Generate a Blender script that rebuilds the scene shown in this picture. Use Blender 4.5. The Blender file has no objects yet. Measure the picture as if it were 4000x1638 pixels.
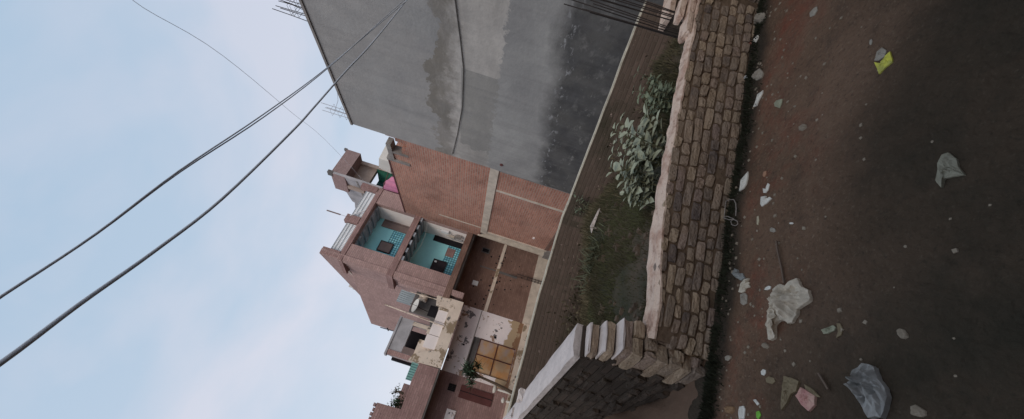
import bpy, math, random
from mathutils import Vector, noise
R = math.radians
sc = bpy.context.scene
col = sc.collection

# ------------------------------------------------------------------ camera, sky, sun
CAMH = 1.5
LENS_PX = 1500.0                       # focal length in photo pixels (photo 4000 wide)
ca, sa = 0.9527, 0.3039                # the phone was held on its side and rolled
cd = bpy.data.cameras.new('camera'); cam = bpy.data.objects.new('camera', cd); col.objects.link(cam)
cd.sensor_width = 36.0; cd.lens = 36.0*LENS_PX/4000.0; cd.clip_start = 0.05; cd.clip_end = 2000
from mathutils import Matrix
cam.matrix_world = Matrix(((sa, ca, 0, 0), (0, 0, -1, 0), (-ca, sa, 0, CAMH), (0, 0, 0, 1)))
sc.camera = cam

w = bpy.data.worlds.new("World"); sc.world = w; w.use_nodes = True
nt = w.node_tree; N = nt.nodes; L = nt.links
for n in list(N): N.remove(n)
SUN_EL, SUN_AZ = 36.0, 186.0           # azimuth clockwise from +Y: behind the camera, a little to the left
out = N.new('ShaderNodeOutputWorld'); bg = N.new('ShaderNodeBackground')
sky = N.new('ShaderNodeTexSky'); sky.sky_type = 'NISHITA'; sky.sun_disc = False
sky.sun_elevation = R(SUN_EL); sky.sun_rotation = R(SUN_AZ); sky.air_density = 1.0; sky.dust_density = 2.0
tc = N.new('ShaderNodeTexCoord'); mp = N.new('ShaderNodeMapping'); mp.inputs['Scale'].default_value = (1.0, 1.0, 1.6)
mp.inputs['Rotation'].default_value = (0.3, 0.5, 0.4)
nz = N.new('ShaderNodeTexNoise'); nz.inputs['Scale'].default_value = 1.9; nz.inputs['Detail'].default_value = 5
nz.inputs['Roughness'].default_value = 0.5; nz.inputs['Distortion'].default_value = 0.35
rp = N.new('ShaderNodeValToRGB'); rp.color_ramp.elements[0].position = 0.42; rp.color_ramp.elements[1].position = 0.62
rp.color_ramp.elements[0].color = (4.4, 5.5, 6.7, 1); rp.color_ramp.elements[1].color = (6.6, 6.5, 7.2, 1)
sep = N.new('ShaderNodeSeparateXYZ'); hr = N.new('ShaderNodeMapRange')
hr.inputs['From Min'].default_value = 0.05; hr.inputs['From Max'].default_value = 0.75
hr.inputs['To Min'].default_value = 1.0; hr.inputs['To Max'].default_value = 0.0
lowc = N.new('ShaderNodeMixRGB'); lowc.inputs[1].default_value = (3.2, 4.45, 6.0, 1); lowc.inputs[2].default_value = (6.7, 6.9, 7.5, 1)
m1 = N.new('ShaderNodeMixRGB'); m1.inputs[0].default_value = 0.60
m2 = N.new('ShaderNodeMixRGB'); m2.inputs[0].default_value = 0.10
L.new(tc.outputs['Generated'], mp.inputs[0]); L.new(mp.outputs[0], nz.inputs['Vector']); L.new(nz.outputs['Fac'], rp.inputs[0])
L.new(tc.outputs['Generated'], sep.inputs[0]); L.new(sep.outputs['Z'], hr.inputs['Value']); L.new(hr.outputs[0], lowc.inputs[0])
L.new(lowc.outputs[0], m1.inputs[1]); L.new(rp.outputs[0], m1.inputs[2])
L.new(m1.outputs[0], m2.inputs[1]); L.new(sky.outputs[0], m2.inputs[2])
L.new(m2.outputs[0], bg.inputs[0]); bg.inputs[1].default_value = 0.122; L.new(bg.outputs[0], out.inputs[0])

sd = bpy.data.lights.new('sun', 'SUN'); so = bpy.data.objects.new('sun', sd); col.objects.link(so)
sd.energy = 1.25; sd.angle = R(25); sd.color = (1.0, 0.90, 0.78)
dvec = Vector((math.sin(R(SUN_AZ))*math.cos(R(SUN_EL)), math.cos(R(SUN_AZ))*math.cos(R(SUN_EL)), math.sin(R(SUN_EL))))
so.rotation_euler = dvec.to_track_quat('Z', 'Y').to_euler()
sc.view_settings.view_transform = 'Standard'; sc.view_settings.look = 'None'
sc.view_settings.exposure = 0.0; sc.view_settings.gamma = 1.0

# ------------------------------------------------------------------ helpers
def lin(c):
    o = []
    for v in c:
        v /= 255.0
        o.append(v/12.92 if v <= .04045 else ((v+.055)/1.055)**2.4)
    return (*o, 1)

def ray(px, py):
    dx, dy = px-2000, py-819
    return (dx*sa-dy*ca)/LENS_PX, (-ca*dx-sa*dy)/LENS_PX
def gpt(px, py, z=0.0):                # ground point seen at a photo pixel
    a, t = ray(px, py); Y = (z-CAMH)/t
    return Vector((a*Y, Y, z))

class Frame:                            # facade frame: u along, w towards the street, z up
    def __init__(s, O, d, n):
        l = math.hypot(*d); s.O = O; s.d = (d[0]/l, d[1]/l); l = math.hypot(*n); s.n = (n[0]/l, n[1]/l)
    def __call__(s, u, w, z):
        return Vector((s.O[0]+s.d[0]*u+s.n[0]*w, s.O[1]+s.d[1]*u+s.n[1]*w, z))

class MB:
    def __init__(s): s.v = []; s.f = []; s.m = []; s.mi = 0
    def face(s, pts):
        b = len(s.v); s.v += [Vector(p) for p in pts]; s.f.append(list(range(b, b+len(pts)))); s.m.append(s.mi)
    def hexa(s, c):                     # 8 corners: bottom 4 ccw, top 4 ccw
        b = len(s.v); s.v += [Vector(p) for p in c]
        cen = sum(s.v[b:b+8], Vector())/8
        for q in ((3,2,1,0),(4,5,6,7),(0,1,5,4),(1,2,6,5),(2,3,7,6),(3,0,4,7)):
            p = [s.v[b+i] for i in q]
            nn = (p[1]-p[0]).cross(p[2]-p[0]); fc = sum(p, Vector())/4
            q = list(q)
            if nn.dot(fc-cen) < 0: q.reverse()
            s.f.append([b+i for i in q]); s.m.append(s.mi)
        return s
    def box(s, fr, u0, u1, w0, w1, z0, z1):
        return s.hexa([fr(u0,w0,z0), fr(u1,w0,z0), fr(u1,w1,z0), fr(u0,w1,z0), fr(u0,w0,z1), fr(u1,w0,z1), fr(u1,w1,z1), fr(u0,w1,z1)])
    def prism(s, fr, poly, w0, w1):     # polygon in (u,z), thickness w0..w1
        a = [fr(u, w1, z) for u, z in poly]; b_ = [fr(u, w0, z) for u, z in poly]
        s.face(a); s.face(b_[::-1]); n = len(poly)
        for i in range(n): s.face([a[i], b_[i], b_[(i+1)%n], a[(i+1)%n]])
        return s
    def wall(s, fr, u0, u1, w0, w1, z0, z1, holes=()):
        us = sorted({u0, u1, *[h[0] for h in holes], *[h[1] for h in holes]}); 
        for i in range(len(us)-1):
            a, b = us[i], us[i+1]; m = (a+b)/2; zs = z0
            for h in sorted([h for h in holes if h[0] <= m <= h[1]], key=lambda h: h[2]):
                if h[2] > zs+1e-4: s.box(fr, a, b, w0, w1, zs, h[2])
                zs = h[3]
            if zs < z1-1e-4: s.box(fr, a, b, w0, w1, zs, z1)
        return s
    def tube(s, pts, r, k=6):
        pts = [Vector(p) for p in pts]; rings = []; n = len(pts)
        up = Vector((0.13, 0.21, 0.97))
        for i, p in enumerate(pts):
            t = (pts[min(i+1, n-1)]-pts[max(i-1, 0)]).normalized()
            a = t.cross(up)
            if a.length < .05: a = t.cross(Vector((1, 0, 0)))
            a.normalize(); b = t.cross(a)
            rr = r[i] if isinstance(r, (list, tuple)) else r
            base = len(s.v)
            for j in range(k):
                th = 2*math.pi*j/k; s.v.append(p+(a*math.cos(th)+b*math.sin(th))*rr)
            rings.append(base)
        for i in range(n-1):
            for j in range(k):
                s.f.append([rings[i]+j, rings[i]+(j+1)%k, rings[i+1]+(j+1)%k, rings[i+1]+j]); s.m.append(s.mi)
        s.f.append([rings[0]+j for j in range(k)][::-1]); s.m.append(s.mi)
        s.f.append([rings[-1]+j for j in range(k)]); s.m.append(s.mi)
        return s
    def build(s, name, mats, parent=None, origin=None, smooth=False):
        if not isinstance(mats, (list, tuple)): mats = [mats]
        if parent is not None: org = Vector(parent['org'])
        elif origin is not None: org = Vector(origin)
        else:
            n = len(s.v); org = sum(s.v, Vector())/n; org.z = min(p.z for p in s.v)
        me = bpy.data.meshes.new(name); me.from_pydata([p-org for p in s.v], [], s.f); 
        for m in mats: me.materials.append(m)
        for p, mi in zip(me.polygons, s.m): p.material_index = mi; p.use_smooth = smooth
        uv = me.uv_layers.new(name='UVMap').data
        for p in me.polygons:
            n = p.normal
            if abs(n.z) > .75:
                for li in p.loop_indices:
                    q = s.v[me.loops[li].vertex_index]; uv[li].uv = (q.x, q.y)
            else:
                t = Vector((-n.y, n.x, 0)).normalized()
                for li in p.loop_indices:
                    q = s.v[me.loops[li].vertex_index]; uv[li].uv = (q.dot(t), q.z)
        me.update()
        o = bpy.data.objects.new(name, me); col.objects.link(o)
        if parent is not None: o.parent = parent
        else: o.location = org
        if parent is not None: o['org'] = parent['org']
        return o
def tag(o, label=None, cat=None, group=None, kind=None):
    if label: o['label'] = label
    if cat: o['category'] = cat
    if group: o['group'] = group
    if kind: o['kind'] = kind
    return o
def thing(name, loc, label, cat, group=None):
    o = bpy.data.objects.new(name, None); col.objects.link(o); o.location = loc; o['org'] = tuple(loc); o.empty_display_size = .2
    return tag(o, label, cat, group)

def leaf(m, p, d, L_, W, fold=.25, up=None):
    d = d.normalized(); up = up or Vector((0, 0, 1)); s = d.cross(up)
    if s.length < .1: s = d.cross(Vector((1, 0, 0)))
    s.normalize(); n = s.cross(d)
    a = p; b1 = p+d*L_*.35+s*W*.5+n*W*fold; b2 = p+d*L_*.35-s*W*.5+n*W*fold; c1 = p+d*L_*.72+s*W*.38+n*W*fold*.4; c2 = p+d*L_*.72-s*W*.38+n*W*fold*.4
    mid = p+d*L_*.5; e = p+d*L_-n*W*.15
    m.face([a, mid, b1]); m.face([a, b2, mid]); m.face([b1, mid, c1]); m.face([mid, b2, c2]); m.face([c1, mid, e]); m.face([mid, c2, e])

# ------------------------------------------------------------------ materials
def mat(name, base, rough=.9, var=.25, vscale=2.0, bump=.3, bscale=30, spec=.2, extra=None, coords='Object', dark=None):
    m = bpy.data.materials.new(name); m.use_nodes = True; t = m.node_tree; n = t.nodes; l = t.links
    b = n['Principled BSDF']; b.inputs['Roughness'].default_value = rough; b.inputs['Specular IOR Level'].default_value = spec
    c = lin(base) if max(base) > 1.5 else (*base, 1)
    tc = n.new('ShaderNodeTexCoord')
    n1 = n.new('ShaderNodeTexNoise'); n1.inputs['Scale'].default_value = vscale; n1.inputs['Detail'].default_value = 8; n1.inputs['Roughness'].default_value = .65
    l.new(tc.outputs[coords], n1.inputs['Vector'])
    mr = n.new('ShaderNodeMapRange'); mr.inputs['From Min'].default_value = .3; mr.inputs['From Max'].default_value = .7
    l.new(n1.outputs['Fac'], mr.inputs['Value'])
    mx = n.new('ShaderNodeMixRGB'); l.new(mr.outputs[0], mx.inputs[0])
    d = dark and (lin(dark) if max(dark) > 1.5 else (*dark, 1))
    mx.inputs[1].default_value = d or tuple(v*(1-var) for v in c[:3])+(1,)
    mx.inputs[2].default_value = tuple(min(1, v*(1+var)) for v in c[:3])+(1,)
    colout = mx.outputs[0]
    if extra: colout = extra(m, t, tc, colout)
    l.new(colout, b.inputs['Base Color'])
    if bump:
        n2 = n.new('ShaderNodeTexNoise'); n2.inputs['Scale'].default_value = bscale; n2.inputs['Detail'].default_value = 6
        l.new(tc.outputs[coords], n2.inputs['Vector'])
        bp = n.new('ShaderNodeBump'); bp.inputs['Strength'].default_value = bump; bp.inputs['Distance'].default_value = .02
        l.new(n2.outputs['Fac'], bp.inputs['Height']); l.new(bp.outputs[0], b.inputs['Normal'])
    return m

def mixc(t, fac, a, b, mode='MIX'):
    x = t.nodes.new('ShaderNodeMixRGB'); x.blend_type = mode
    for i, v in ((0, fac), (1, a), (2, b)):
        if hasattr(v, 'is_linked') or hasattr(v, 'links'): t.links.new(v, x.inputs[i])
        else: x.inputs[i].default_value = v
    return x.outputs[0]
def noi(t, vec, scale, detail=5, lo=.45, hi=.6, rough=.6, scl=None):
    if scl:
        mp = t.nodes.new('ShaderNodeMapping'); mp.inputs['Scale'].default_value = scl; t.links.new(vec, mp.inputs[0]); vec = mp.outputs[0]
    n = t.nodes.new('ShaderNodeTexNoise'); n.inputs['Scale'].default_value = scale; n.inputs['Detail'].default_value = detail; n.inputs['Roughness'].default_value = rough
    t.links.new(vec, n.inputs['Vector'])
    mr = t.nodes.new('ShaderNodeMapRange'); mr.inputs['From Min'].default_value = lo; mr.inputs['From Max'].default_value = hi
    t.links.new(n.outputs['Fac'], mr.inputs['Value']); return mr.outputs[0]
def math_(t, op, a, b=0.0):
    x = t.nodes.new('ShaderNodeMath'); x.operation = op
    for i, v in ((0, a), (1, b)):
        if hasattr(v, 'links'): t.links.new(v, x.inputs[i])
        else: x.inputs[i].default_value = v
    return x.outputs[0]

def brickmat(name, c1, c2, mortar, stain=(60,48,44), stainamt=.5, fleck=(190,170,160), msize=.012, bump=.6, brow=.078):
    def ex(m, t, tc, c):
        bt = t.nodes.new('ShaderNodeTexBrick'); t.links.new(tc.outputs['UV'], bt.inputs['Vector'])
        bt.inputs['Scale'].default_value = 1; bt.inputs['Brick Width'].default_value = .235; bt.inputs['Row Height'].default_value = brow
        bt.inputs['Mortar Size'].default_value = msize; bt.inputs['Mortar Smooth'].default_value = .3; bt.inputs['Bias'].default_value = 0
        bt.inputs['Color1'].default_value = lin(c1); bt.inputs['Color2'].default_value = lin(c2); bt.inputs['Mortar'].default_value = lin(mortar)
        uv = tc.outputs['UV']
        c = mixc(t, .55, bt.outputs['Color'], c, 'MULTIPLY')
        rows = noi(t, uv, 1.0, 4, .4, .62, scl=(1.2, 12.8, 1))          # course-by-course tone
        c = mixc(t, math_(t, 'MULTIPLY', rows, .35), c, lin(c2))
        big = noi(t, uv, .8, 6, .48, .7)
        c = mixc(t, math_(t, 'MULTIPLY', big, stainamt), c, lin(stain))
        bigl = noi(t, uv, .55, 7, .52, .75, scl=(1.0, .7, 3))
        c = mixc(t, math_(t, 'MULTIPLY', bigl, .25), c, lin(mortar))
        fl = noi(t, uv, 11, 3, .68, .74)
        c = mixc(t, math_(t, 'MULTIPLY', fl, .55), c, lin(fleck))
        fl2 = noi(t, uv, 7.3, 3, .70, .73, scl=(1.1, 1.6, 5))
        c = mixc(t, math_(t, 'MULTIPLY', fl2, .8), c, lin((45,38,38)))
        m['_bt'] = 1
        b = t.nodes['Principled BSDF']; bp = t.nodes.new('ShaderNodeBump'); bp.inputs['Strength'].default_value = bump; bp.inputs['Distance'].default_value = .012; bp.invert = True
        t.links.new(bt.outputs['Fac'], bp.inputs['Height']); t.links.new(bp.outputs[0], b.inputs['Normal'])
        return c
    m = mat(name, (255,255,255), var=.35, vscale=3.0, bump=0, extra=ex, coords='UV')
    return m

M = {}
M['brick_s'] = brickmat('red brick, rough', (200,144,124), (170,120,104), (190,168,155), stain=(105,76,68), stainamt=.45)
M['brick_f'] = brickmat('mauve brick', (194,160,154), (172,142,136), (160,138,132), stain=(120,96,96), stainamt=.4)
M['brick_b'] = brickmat('brown ground floor brick', (152,122,110), (130,102,92), (128,104,92), stain=(88,66,58), stainamt=.5)
M['brick_l'] = brickmat('pinkish brick', (178,144,140), (154,122,118), (150,126,118), stain=(110,82,80), stainamt=.5)
M['brick_w'] = brickmat('dark field wall brick', (108,92,84), (88,76,68), (98,86,78), stain=(54,53,42), stainamt=.95, fleck=(205,180,172), msize=.012, brow=.07)
M['brick_g'] = brickmat('tower brick', (170,142,140), (150,125,124), (165,148,142), stain=(130,108,106), stainamt=.3)
M['conc'] = mat('pale concrete', (200,188,174), var=.22, vscale=3)
M['conc_d'] = mat('old grey concrete', (138,132,128), var=.3, vscale=3, bump=.5)
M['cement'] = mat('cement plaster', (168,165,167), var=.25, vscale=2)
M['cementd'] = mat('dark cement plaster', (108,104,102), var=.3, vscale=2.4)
M['soffit'] = mat('grey soffit', (165,172,180), var=.3, vscale=3)
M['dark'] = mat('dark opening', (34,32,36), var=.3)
M['cyan'] = mat('turquoise paint', (160,226,232), var=.08, vscale=1.5, bump=.1)
def tiles(m, t, tc, c):
    wv = t.nodes.new('ShaderNodeTexBrick'); t.links.new(tc.outputs['UV'], wv.inputs['Vector'])
    wv.offset = 0; wv.inputs['Scale'].default_value = 1; wv.inputs['Brick Width'].default_value = .11; wv.inputs['Row Height'].default_value = .11
    wv.inputs['Mortar Size'].default_value = .016; wv.inputs['Color1'].default_value = lin((165,232,240)); wv.inputs['Color2'].default_value = lin((110,185,205)); wv.inputs['Mortar'].default_value = lin((70,120,135))
    return wv.outputs['Color']
M['tile'] = mat('turquoise dado tiles', (122,190,200), bump=0, rough=.5, extra=tiles)
M['bdoor'] = mat('brown door paint', (128,112,108), var=.15, vscale=4)
M['ddoor'] = mat('blackish door', (58,52,56), var=.3, vscale=4)
M['white'] = mat('white painted metal', (225,226,228), var=.1, rough=.5)
M['whitepl'] = mat('off-white plaster', (238,228,224), var=.06, vscale=2)
def peel(m, t, tc, c):
    uv = tc.outputs['UV']
    a = noi(t, uv, 1.9, 7, .54, .57, .7)
    c = mixc(t, a, c, lin((150,132,110)))
    b = noi(t, uv, 3.1, 7, .60, .63, .7, scl=(1,1.3,4))
    return mixc(t, b, c, lin((112,108,104)))
M['cream'] = mat('peeling cream plaster', (220,204,188), var=.12, vscale=3, extra=peel, coords='UV')
def wdam(m, t, tc, c):                  # white plaster that has fallen off low down
    uv = tc.outputs['UV']; sp = t.nodes.new('ShaderNodeSeparateXYZ'); t.links.new(uv, sp.inputs[0])
    wob = noi(t, uv, 1.6, 6, .3, .7, .7); zz = math_(t, 'ADD', sp.outputs['Y'], math_(t, 'MULTIPLY', wob, .55))
    low = math_(t, 'LESS_THAN', zz, .42); c = mixc(t, low, c, lin((178,156,128)))
    lw2 = math_(t, 'LESS_THAN', zz, .02); c = mixc(t, lw2, c, lin((140,108,84)))
    a = noi(t, uv, 1.3, 6, .585, .60, .7); c = mixc(t, a, c, lin((118,114,116)))
    b = noi(t, uv, 2.2, 6, .60, .62, .7, scl=(1.2,1,9)); return mixc(t, b, c, lin((165,140,124)))
M['whited'] = mat('damaged white plaster', (238,228,228), var=.08, vscale=2, extra=wdam, coords='UV')
def rust(m, t, tc, c):
    uv = tc.outputs['Object']
    a = noi(t, uv, 2.0, 6, .42, .62, .6); c = mixc(t, a, lin((190,160,128)), lin((196,140,86)))
    b = noi(t, uv, 1.3, 4, .55, .66, .5, scl=(1,1,1.7)); return mixc(t, math_(t,'MULTIPLY',b,.8), c, lin((178,160,156)))
M['orange'] = mat('rusty orange sheet', (200,150,100), extra=rust, bump=.2, bscale=6)
M['redwood'] = mat('dark red paint', (96,60,58), var=.25)
M['cable'] = mat('black cable sheath', (178,184,194), var=.02, rough=.6)
M['cablep'] = mat('pale cable sheath', (225,232,240), var=.1, rough=.6)
M['steel'] = mat('rebar steel', (58,52,50), var=.3)
M['steelp'] = mat('weathered pale rebar', (168,168,172), var=.2)
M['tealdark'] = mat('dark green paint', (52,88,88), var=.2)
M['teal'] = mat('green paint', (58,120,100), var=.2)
M['tan'] = mat('tan plaster', (165,148,138), var=.15)
M['pink'] = mat('pink cloth', (214,140,170), var=.15, vscale=5)
M['sheet'] = mat('grey corrugated sheet', (160,170,175), var=.15, rough=.5)
M['sheetg'] = mat('pale green sheet', (120,160,155), var=.2)
M['offwhite'] = mat('off-white plastic', (205,200,192), var=.08, rough=.5)
M['bark'] = mat('bark', (92,78,66), var=.3)
M['palm'] = mat('palm leaf', (70,88,70), var=.3, vscale=5, bump=0)
M['bushleaf'] = mat('roof plant leaf', (78,100,72), var=.3, vscale=5, bump=0)
M['leaf'] = mat('pale milkweed leaf', (150,155,136), var=.22, vscale=9, bump=0, rough=.7)
M['leaf2'] = mat('dull green leaf', (112,120,100), var=.25, vscale=9, bump=0, rough=.7)
M['stem'] = mat('green stem', (100,100,80), var=.2)

def plaster(m, t, tc, c):               # grey building: bands of plaster put on at different times, damp at the foot
    uv = tc.outputs['UV']; sp = t.nodes.new('ShaderNodeSeparateXYZ'); t.links.new(uv, sp.inputs[0]); z = sp.outputs['Y']; u = sp.outputs['X']
    wob = math_(t, 'SUBTRACT', noi(t, uv, .8, 6, .3, .7, .65), .5)
    fine = math_(t, 'SUBTRACT', noi(t, uv, 5, 5, .3, .7, .7), .5)
    # top coat (z>4.1), jagged lower edge
    base = lin((150,147,145))
    dk = noi(t, uv, .5, 6, .35, .7, .6, scl=(.8,1,1))
    top = mixc(t, dk, lin((166,164,162)), lin((134,133,133)))
    mid = mixc(t, noi(t, uv, .9, 6, .4, .65, .6, scl=(.5,1.3,2)), lin((192,186,180)), lin((158,153,148)))
    low = mixc(t, noi(t, uv, .7, 6, .35, .7, .6, scl=(.7,1,5)), lin((170,168,165)), lin((142,140,139)))
    zt = math_(t, 'ADD', z, math_(t, 'ADD', math_(t, 'MULTIPLY', wob, .75), math_(t, 'MULTIPLY', fine, .22)))
    ft = t.nodes.new('ShaderNodeMapRange'); ft.inputs['From Min'].default_value = 4.08; ft.inputs['From Max'].default_value = 4.13; t.links.new(zt, ft.inputs['Value'])
    brn = mixc(t, noi(t, uv, 1.2, 6, .45, .6, .6, scl=(.6,1.5,4)), lin((128,122,114)), lin((150,144,138)))
    fb = t.nodes.new('ShaderNodeMapRange'); fb.inputs['From Min'].default_value = 3.45; fb.inputs['From Max'].default_value = 3.75; t.links.new(zt, fb.inputs['Value'])
    c = mixc(t, fb.outputs[0], mid, brn)
    # darker square patch in the light band
    zl = math_(t, 'ADD', z, math_(t, 'MULTIPLY', fine, .22))
    pu = math_(t, 'LESS_THAN', u, -6.25); pz = math_(t, 'LESS_THAN', z, 3.42)
    pu2 = math_(t, 'GREATER_THAN', math_(t,'ADD',u,math_(t,'MULTIPLY',wob,1.6)), -9.2)
    c = mixc(t, math_(t, 'MULTIPLY', math_(t, 'MULTIPLY', math_(t,'MULTIPLY', pu, pu2), pz), .75), c, lin((140,138,134)))
    c_ = None; topf = mixc(t, noi(t, uv, .8, 5, .45, .65), mixc(t, .5, lin((165,160,156)), top), top)
    c = mixc(t, ft.outputs[0], c, topf)
    fl = t.nodes.new('ShaderNodeMapRange'); fl.inputs['From Min'].default_value = 2.60; fl.inputs['From Max'].default_value = 2.57
    t.links.new(zl, fl.inputs['Value']); c = mixc(t, fl.outputs[0], c, low)
    up = math_(t, 'MULTIPLY', math_(t, 'SUBTRACT', u, -10.0), .12)
    zd = math_(t, 'ADD', math_(t, 'SUBTRACT', z, up), math_(t, 'MULTIPLY', wob, .35))
    fd = t.nodes.new('ShaderNodeMapRange'); fd.inputs['From Min'].default_value = 1.15; fd.inputs['From Max'].default_value = .80; t.links.new(zd, fd.inputs['Value'])
    c = mixc(t, math_(t, 'MULTIPLY', fd.outputs[0], .93), c, mixc(t, noi(t, uv, 1.5, 5, .4, .6), lin((60,59,60)), lin((84,82,80))))
    # lime bloom along the edge of the damp
    bnd = t.nodes.new('ShaderNodeMapRange'); bnd.inputs['From Min'].default_value = .16; bnd.inputs['From Max'].default_value = .02
    t.links.new(math_(t, 'ABSOLUTE', math_(t, 'SUBTRACT', zd, .82)), bnd.inputs['Value'])
    sp2 = noi(t, uv, 5, 4, .57, .62, .6, scl=(1,2.2,1))
    c = mixc(t, math_(t, 'MULTIPLY', math_(t, 'MULTIPLY', bnd.outputs[0], sp2), .75), c, lin((170,170,172)))
    bnd2 = t.nodes.new('ShaderNodeMapRange'); bnd2.inputs['From Min'].default_value = .3; bnd2.inputs['From Max'].default_value = .05
    t.links.new(math_(t, 'ABSOLUTE', math_(t, 'SUBTRACT', zd, .2)), bnd2.inputs['Value'])
    c = mixc(t, math_(t, 'MULTIPLY', bnd2.outputs[0], math_(t,'MULTIPLY',noi(t, uv, 4, 5, .58, .66, .7, scl=(1,2,3)),.6)), c, lin((150,148,144)))
    blo = noi(t, uv, 1.7, 8, .38, .66, .72); c = mixc(t, math_(t, 'MULTIPLY', blo, .28), c, lin((112,112,114)))
    blo2 = noi(t, uv, 2.6, 8, .55, .72, .7, scl=(1,1.4,7)); c = mixc(t, math_(t, 'MULTIPLY', blo2, .22), c, lin((188,184,180)))
    streak = noi(t, uv, 1.0, 5, .5, .75, .6, scl=(4.0,.25,1))
    return mixc(t, math_(t, 'MULTIPLY', streak, .35), c, lin((118,116,116)))
M['plaster'] = mat('patched grey plaster', (150,150,150), var=.1, bump=.35, bscale=14, extra=plaster, coords='UV')

def islandbrick(m, t, tc, c):
    g = t.nodes.new('ShaderNodeNewGeometry')
    r = t.nodes.new('ShaderNodeValToRGB'); e = r.color_ramp.elements
    e[0].color = lin((170,153,138)); e[0].position = 0; e[1].color = lin((192,172,148)); e[1].position = 1
    for p, cc in ((.16,(128,116,110)),(.33,(174,156,136)),(.5,(154,136,128)),(.66,(190,170,148)),(.82,(110,100,98))):
        k = e.new(p); k.color = lin(cc)
    t.links.new(g.outputs['Random Per Island'], r.inputs[0])
    c = mixc(t, .55, r.outputs[0], c, 'MULTIPLY')
    # soil splashed and rubbed on, moss near the ground
    a = noi(t, tc.outputs['Object'], 7, 8, .42, .7, .7); c = mixc(t, math_(t,'MULTIPLY',a,.55), c, lin((158,136,112)))
    b = noi(t, tc.outputs['Object'], 3, 6, .58, .8, .7); return mixc(t, math_(t,'MULTIPLY',b,.5), c, lin((88,80,72)))
M['nbrick'] = mat('weathered brown brick', (225,222,218), var=.45, vscale=16, bump=.9, bscale=60, extra=islandbrick)
def islandtop(m, t, tc, c):
    a = noi(t, tc.outputs['Object'], 6, 7, .45, .6, .7)
    c = mixc(t, a, lin((208,186,170)), lin((182,152,136)))
    b = noi(t, tc.outputs['Object'], 12, 6, .56, .68, .7); return mixc(t, math_(t,'MULTIPLY',b,.6), c, lin((120,100,90)))
M['topbrick'] = mat('scuffed pinkish brick top', (205,180,168), bump=.8, bscale=40, extra=islandtop)
M['mud'] = mat('mud mortar', (108,92,78), var=.35, vscale=8, bump=.8, bscale=25)
M['cap'] = mat('whitish cement coping', (196,186,182), var=.14, vscale=5, bump=.6, bscale=30)
M['capd'] = mat('old pale coping', (186,180,166), var=.25, vscale=6, bump=.6, bscale=30)
M['dbrick'] = brickmat('dark wall brick', (88,76,68), (68,60,54), (72,64,57), stain=(48,42,38), stainamt=.8, fleck=(110,95,85), msize=.018, bump=1.0)  # darker brick tones for the left wall
M['bank'] = mat('bare brown earth', (98,80,68), var=.2, vscale=3, bump=.4, bscale=18)

def groundm(m, t, tc, c):
    o = tc.outputs['Object']
    a = noi(t, o, 1.1, 8, .42, .62, .65); c = mixc(t, a, lin((100,78,62)), lin((116,92,75)))
    red = noi(t, o, 1.7, 7, .50, .66, .7)
    at = t.nodes.new('ShaderNodeAttribute'); at.attribute_name = 'red'
    c = mixc(t, math_(t, 'MULTIPLY', red, at.outputs['Fac']), c, lin((118,68,52)))
    dk = noi(t, o, 4.2, 8, .50, .75, .75); c = mixc(t, math_(t,'MULTIPLY',dk,.6), c, lin((58,50,45)))
    lt = noi(t, o, 9, 8, .6, .8, .75); c = mixc(t, math_(t,'MULTIPLY',lt,.5), c, lin((138,120,102)))
    gr_ = noi(t, o, 55, 4, .56, .70, .8); c = mixc(t, math_(t,'MULTIPLY',gr_,.55), c, lin((150,132,112)))
    gd_ = noi(t, o, 38, 4, .55, .68, .8); c = mixc(t, math_(t,'MULTIPLY',gd_,.6), c, lin((48,38,32)))
    ap = t.nodes.new('ShaderNodeAttribute'); ap.attribute_name = 'plot'
    gr = mixc(t, noi(t, o, 1.3, 7, .4, .65), lin((54,55,44)), lin((84,74,64)))
    gr = mixc(t, math_(t,'MULTIPLY',noi(t, o, 8, 6, .5, .7),.5), gr, lin((52,54,42)))
    c = mixc(t, ap.outputs['Fac'], c, gr)
    ad = t.nodes.new('ShaderNodeAttribute'); ad.attribute_name = 'darkened'
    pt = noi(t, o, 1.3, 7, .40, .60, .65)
    c = mixc(t, math_(t, 'MULTIPLY', ad.outputs['Fac'], math_(t, 'ADD', math_(t, 'MULTIPLY', pt, .25), .72)), c, lin((46,42,33)))  # shade falloff put into the mud colour, with a patchy mix
    aw = t.nodes.new('ShaderNodeAttribute'); aw.attribute_name = 'foot_strip'
    return mixc(t, aw.outputs['Fac'], c, lin((44,42,36)))
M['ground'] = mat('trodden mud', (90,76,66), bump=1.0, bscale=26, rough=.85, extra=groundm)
M['grass'] = mat('dark rank grass', (70,74,52), var=.35, vscale=1.8, bump=0, dark=(66,58,48))
M['dryweed'] = mat('dry brown weeds', (104,94,76), var=.4, vscale=3, bump=0, dark=(60,62,46))
M['rub'] = mat('dull rubble', (92,80,70), var=.4, vscale=4)
M['weedg'] = mat('dusty grey weeds', (84,88,70), var=.3, vscale=6, bump=0)
M['weed'] = mat('blackish green weeds', (52,54,42), var=.4, vscale=6, bump=0)

def cmat(name, c, var=.12, rough=.6, vs=14, dark=None): 
    if name not in M: M[name] = mat(name, c, var=var, vscale=vs, rough=rough, bump=.2, bscale=60, dark=dark)
    return M[name]

# ------------------------------------------------------------------ frames
rnd = random.Random(7)
FS = Frame((-1.55, 17.0), (.424, -.906), (-.906, -.424))      # brick / grey wall line
FF = Frame((-1.55, 17.0), (-.814, -.581), (.581, -.814))      # balcony facade line
NWd = Vector((.957, .290)); NWd.normalize()
NW0 = Vector((-.52, 2.495))                                   # foot of near wall, left end
FN = Frame(tuple(NW0), tuple(NWd), (NWd.y, -NWd.x))
LWd = Vector((-.675, .738)); LWd.normalize()
FL = Frame((-.60, 2.60), tuple(LWd), (-LWd.y*1.0, LWd.x*1.0)) # left wall: w towards the left (dark face)
# fix w direction: left-facing normal
FL.n = (-.738, -.675)

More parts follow.
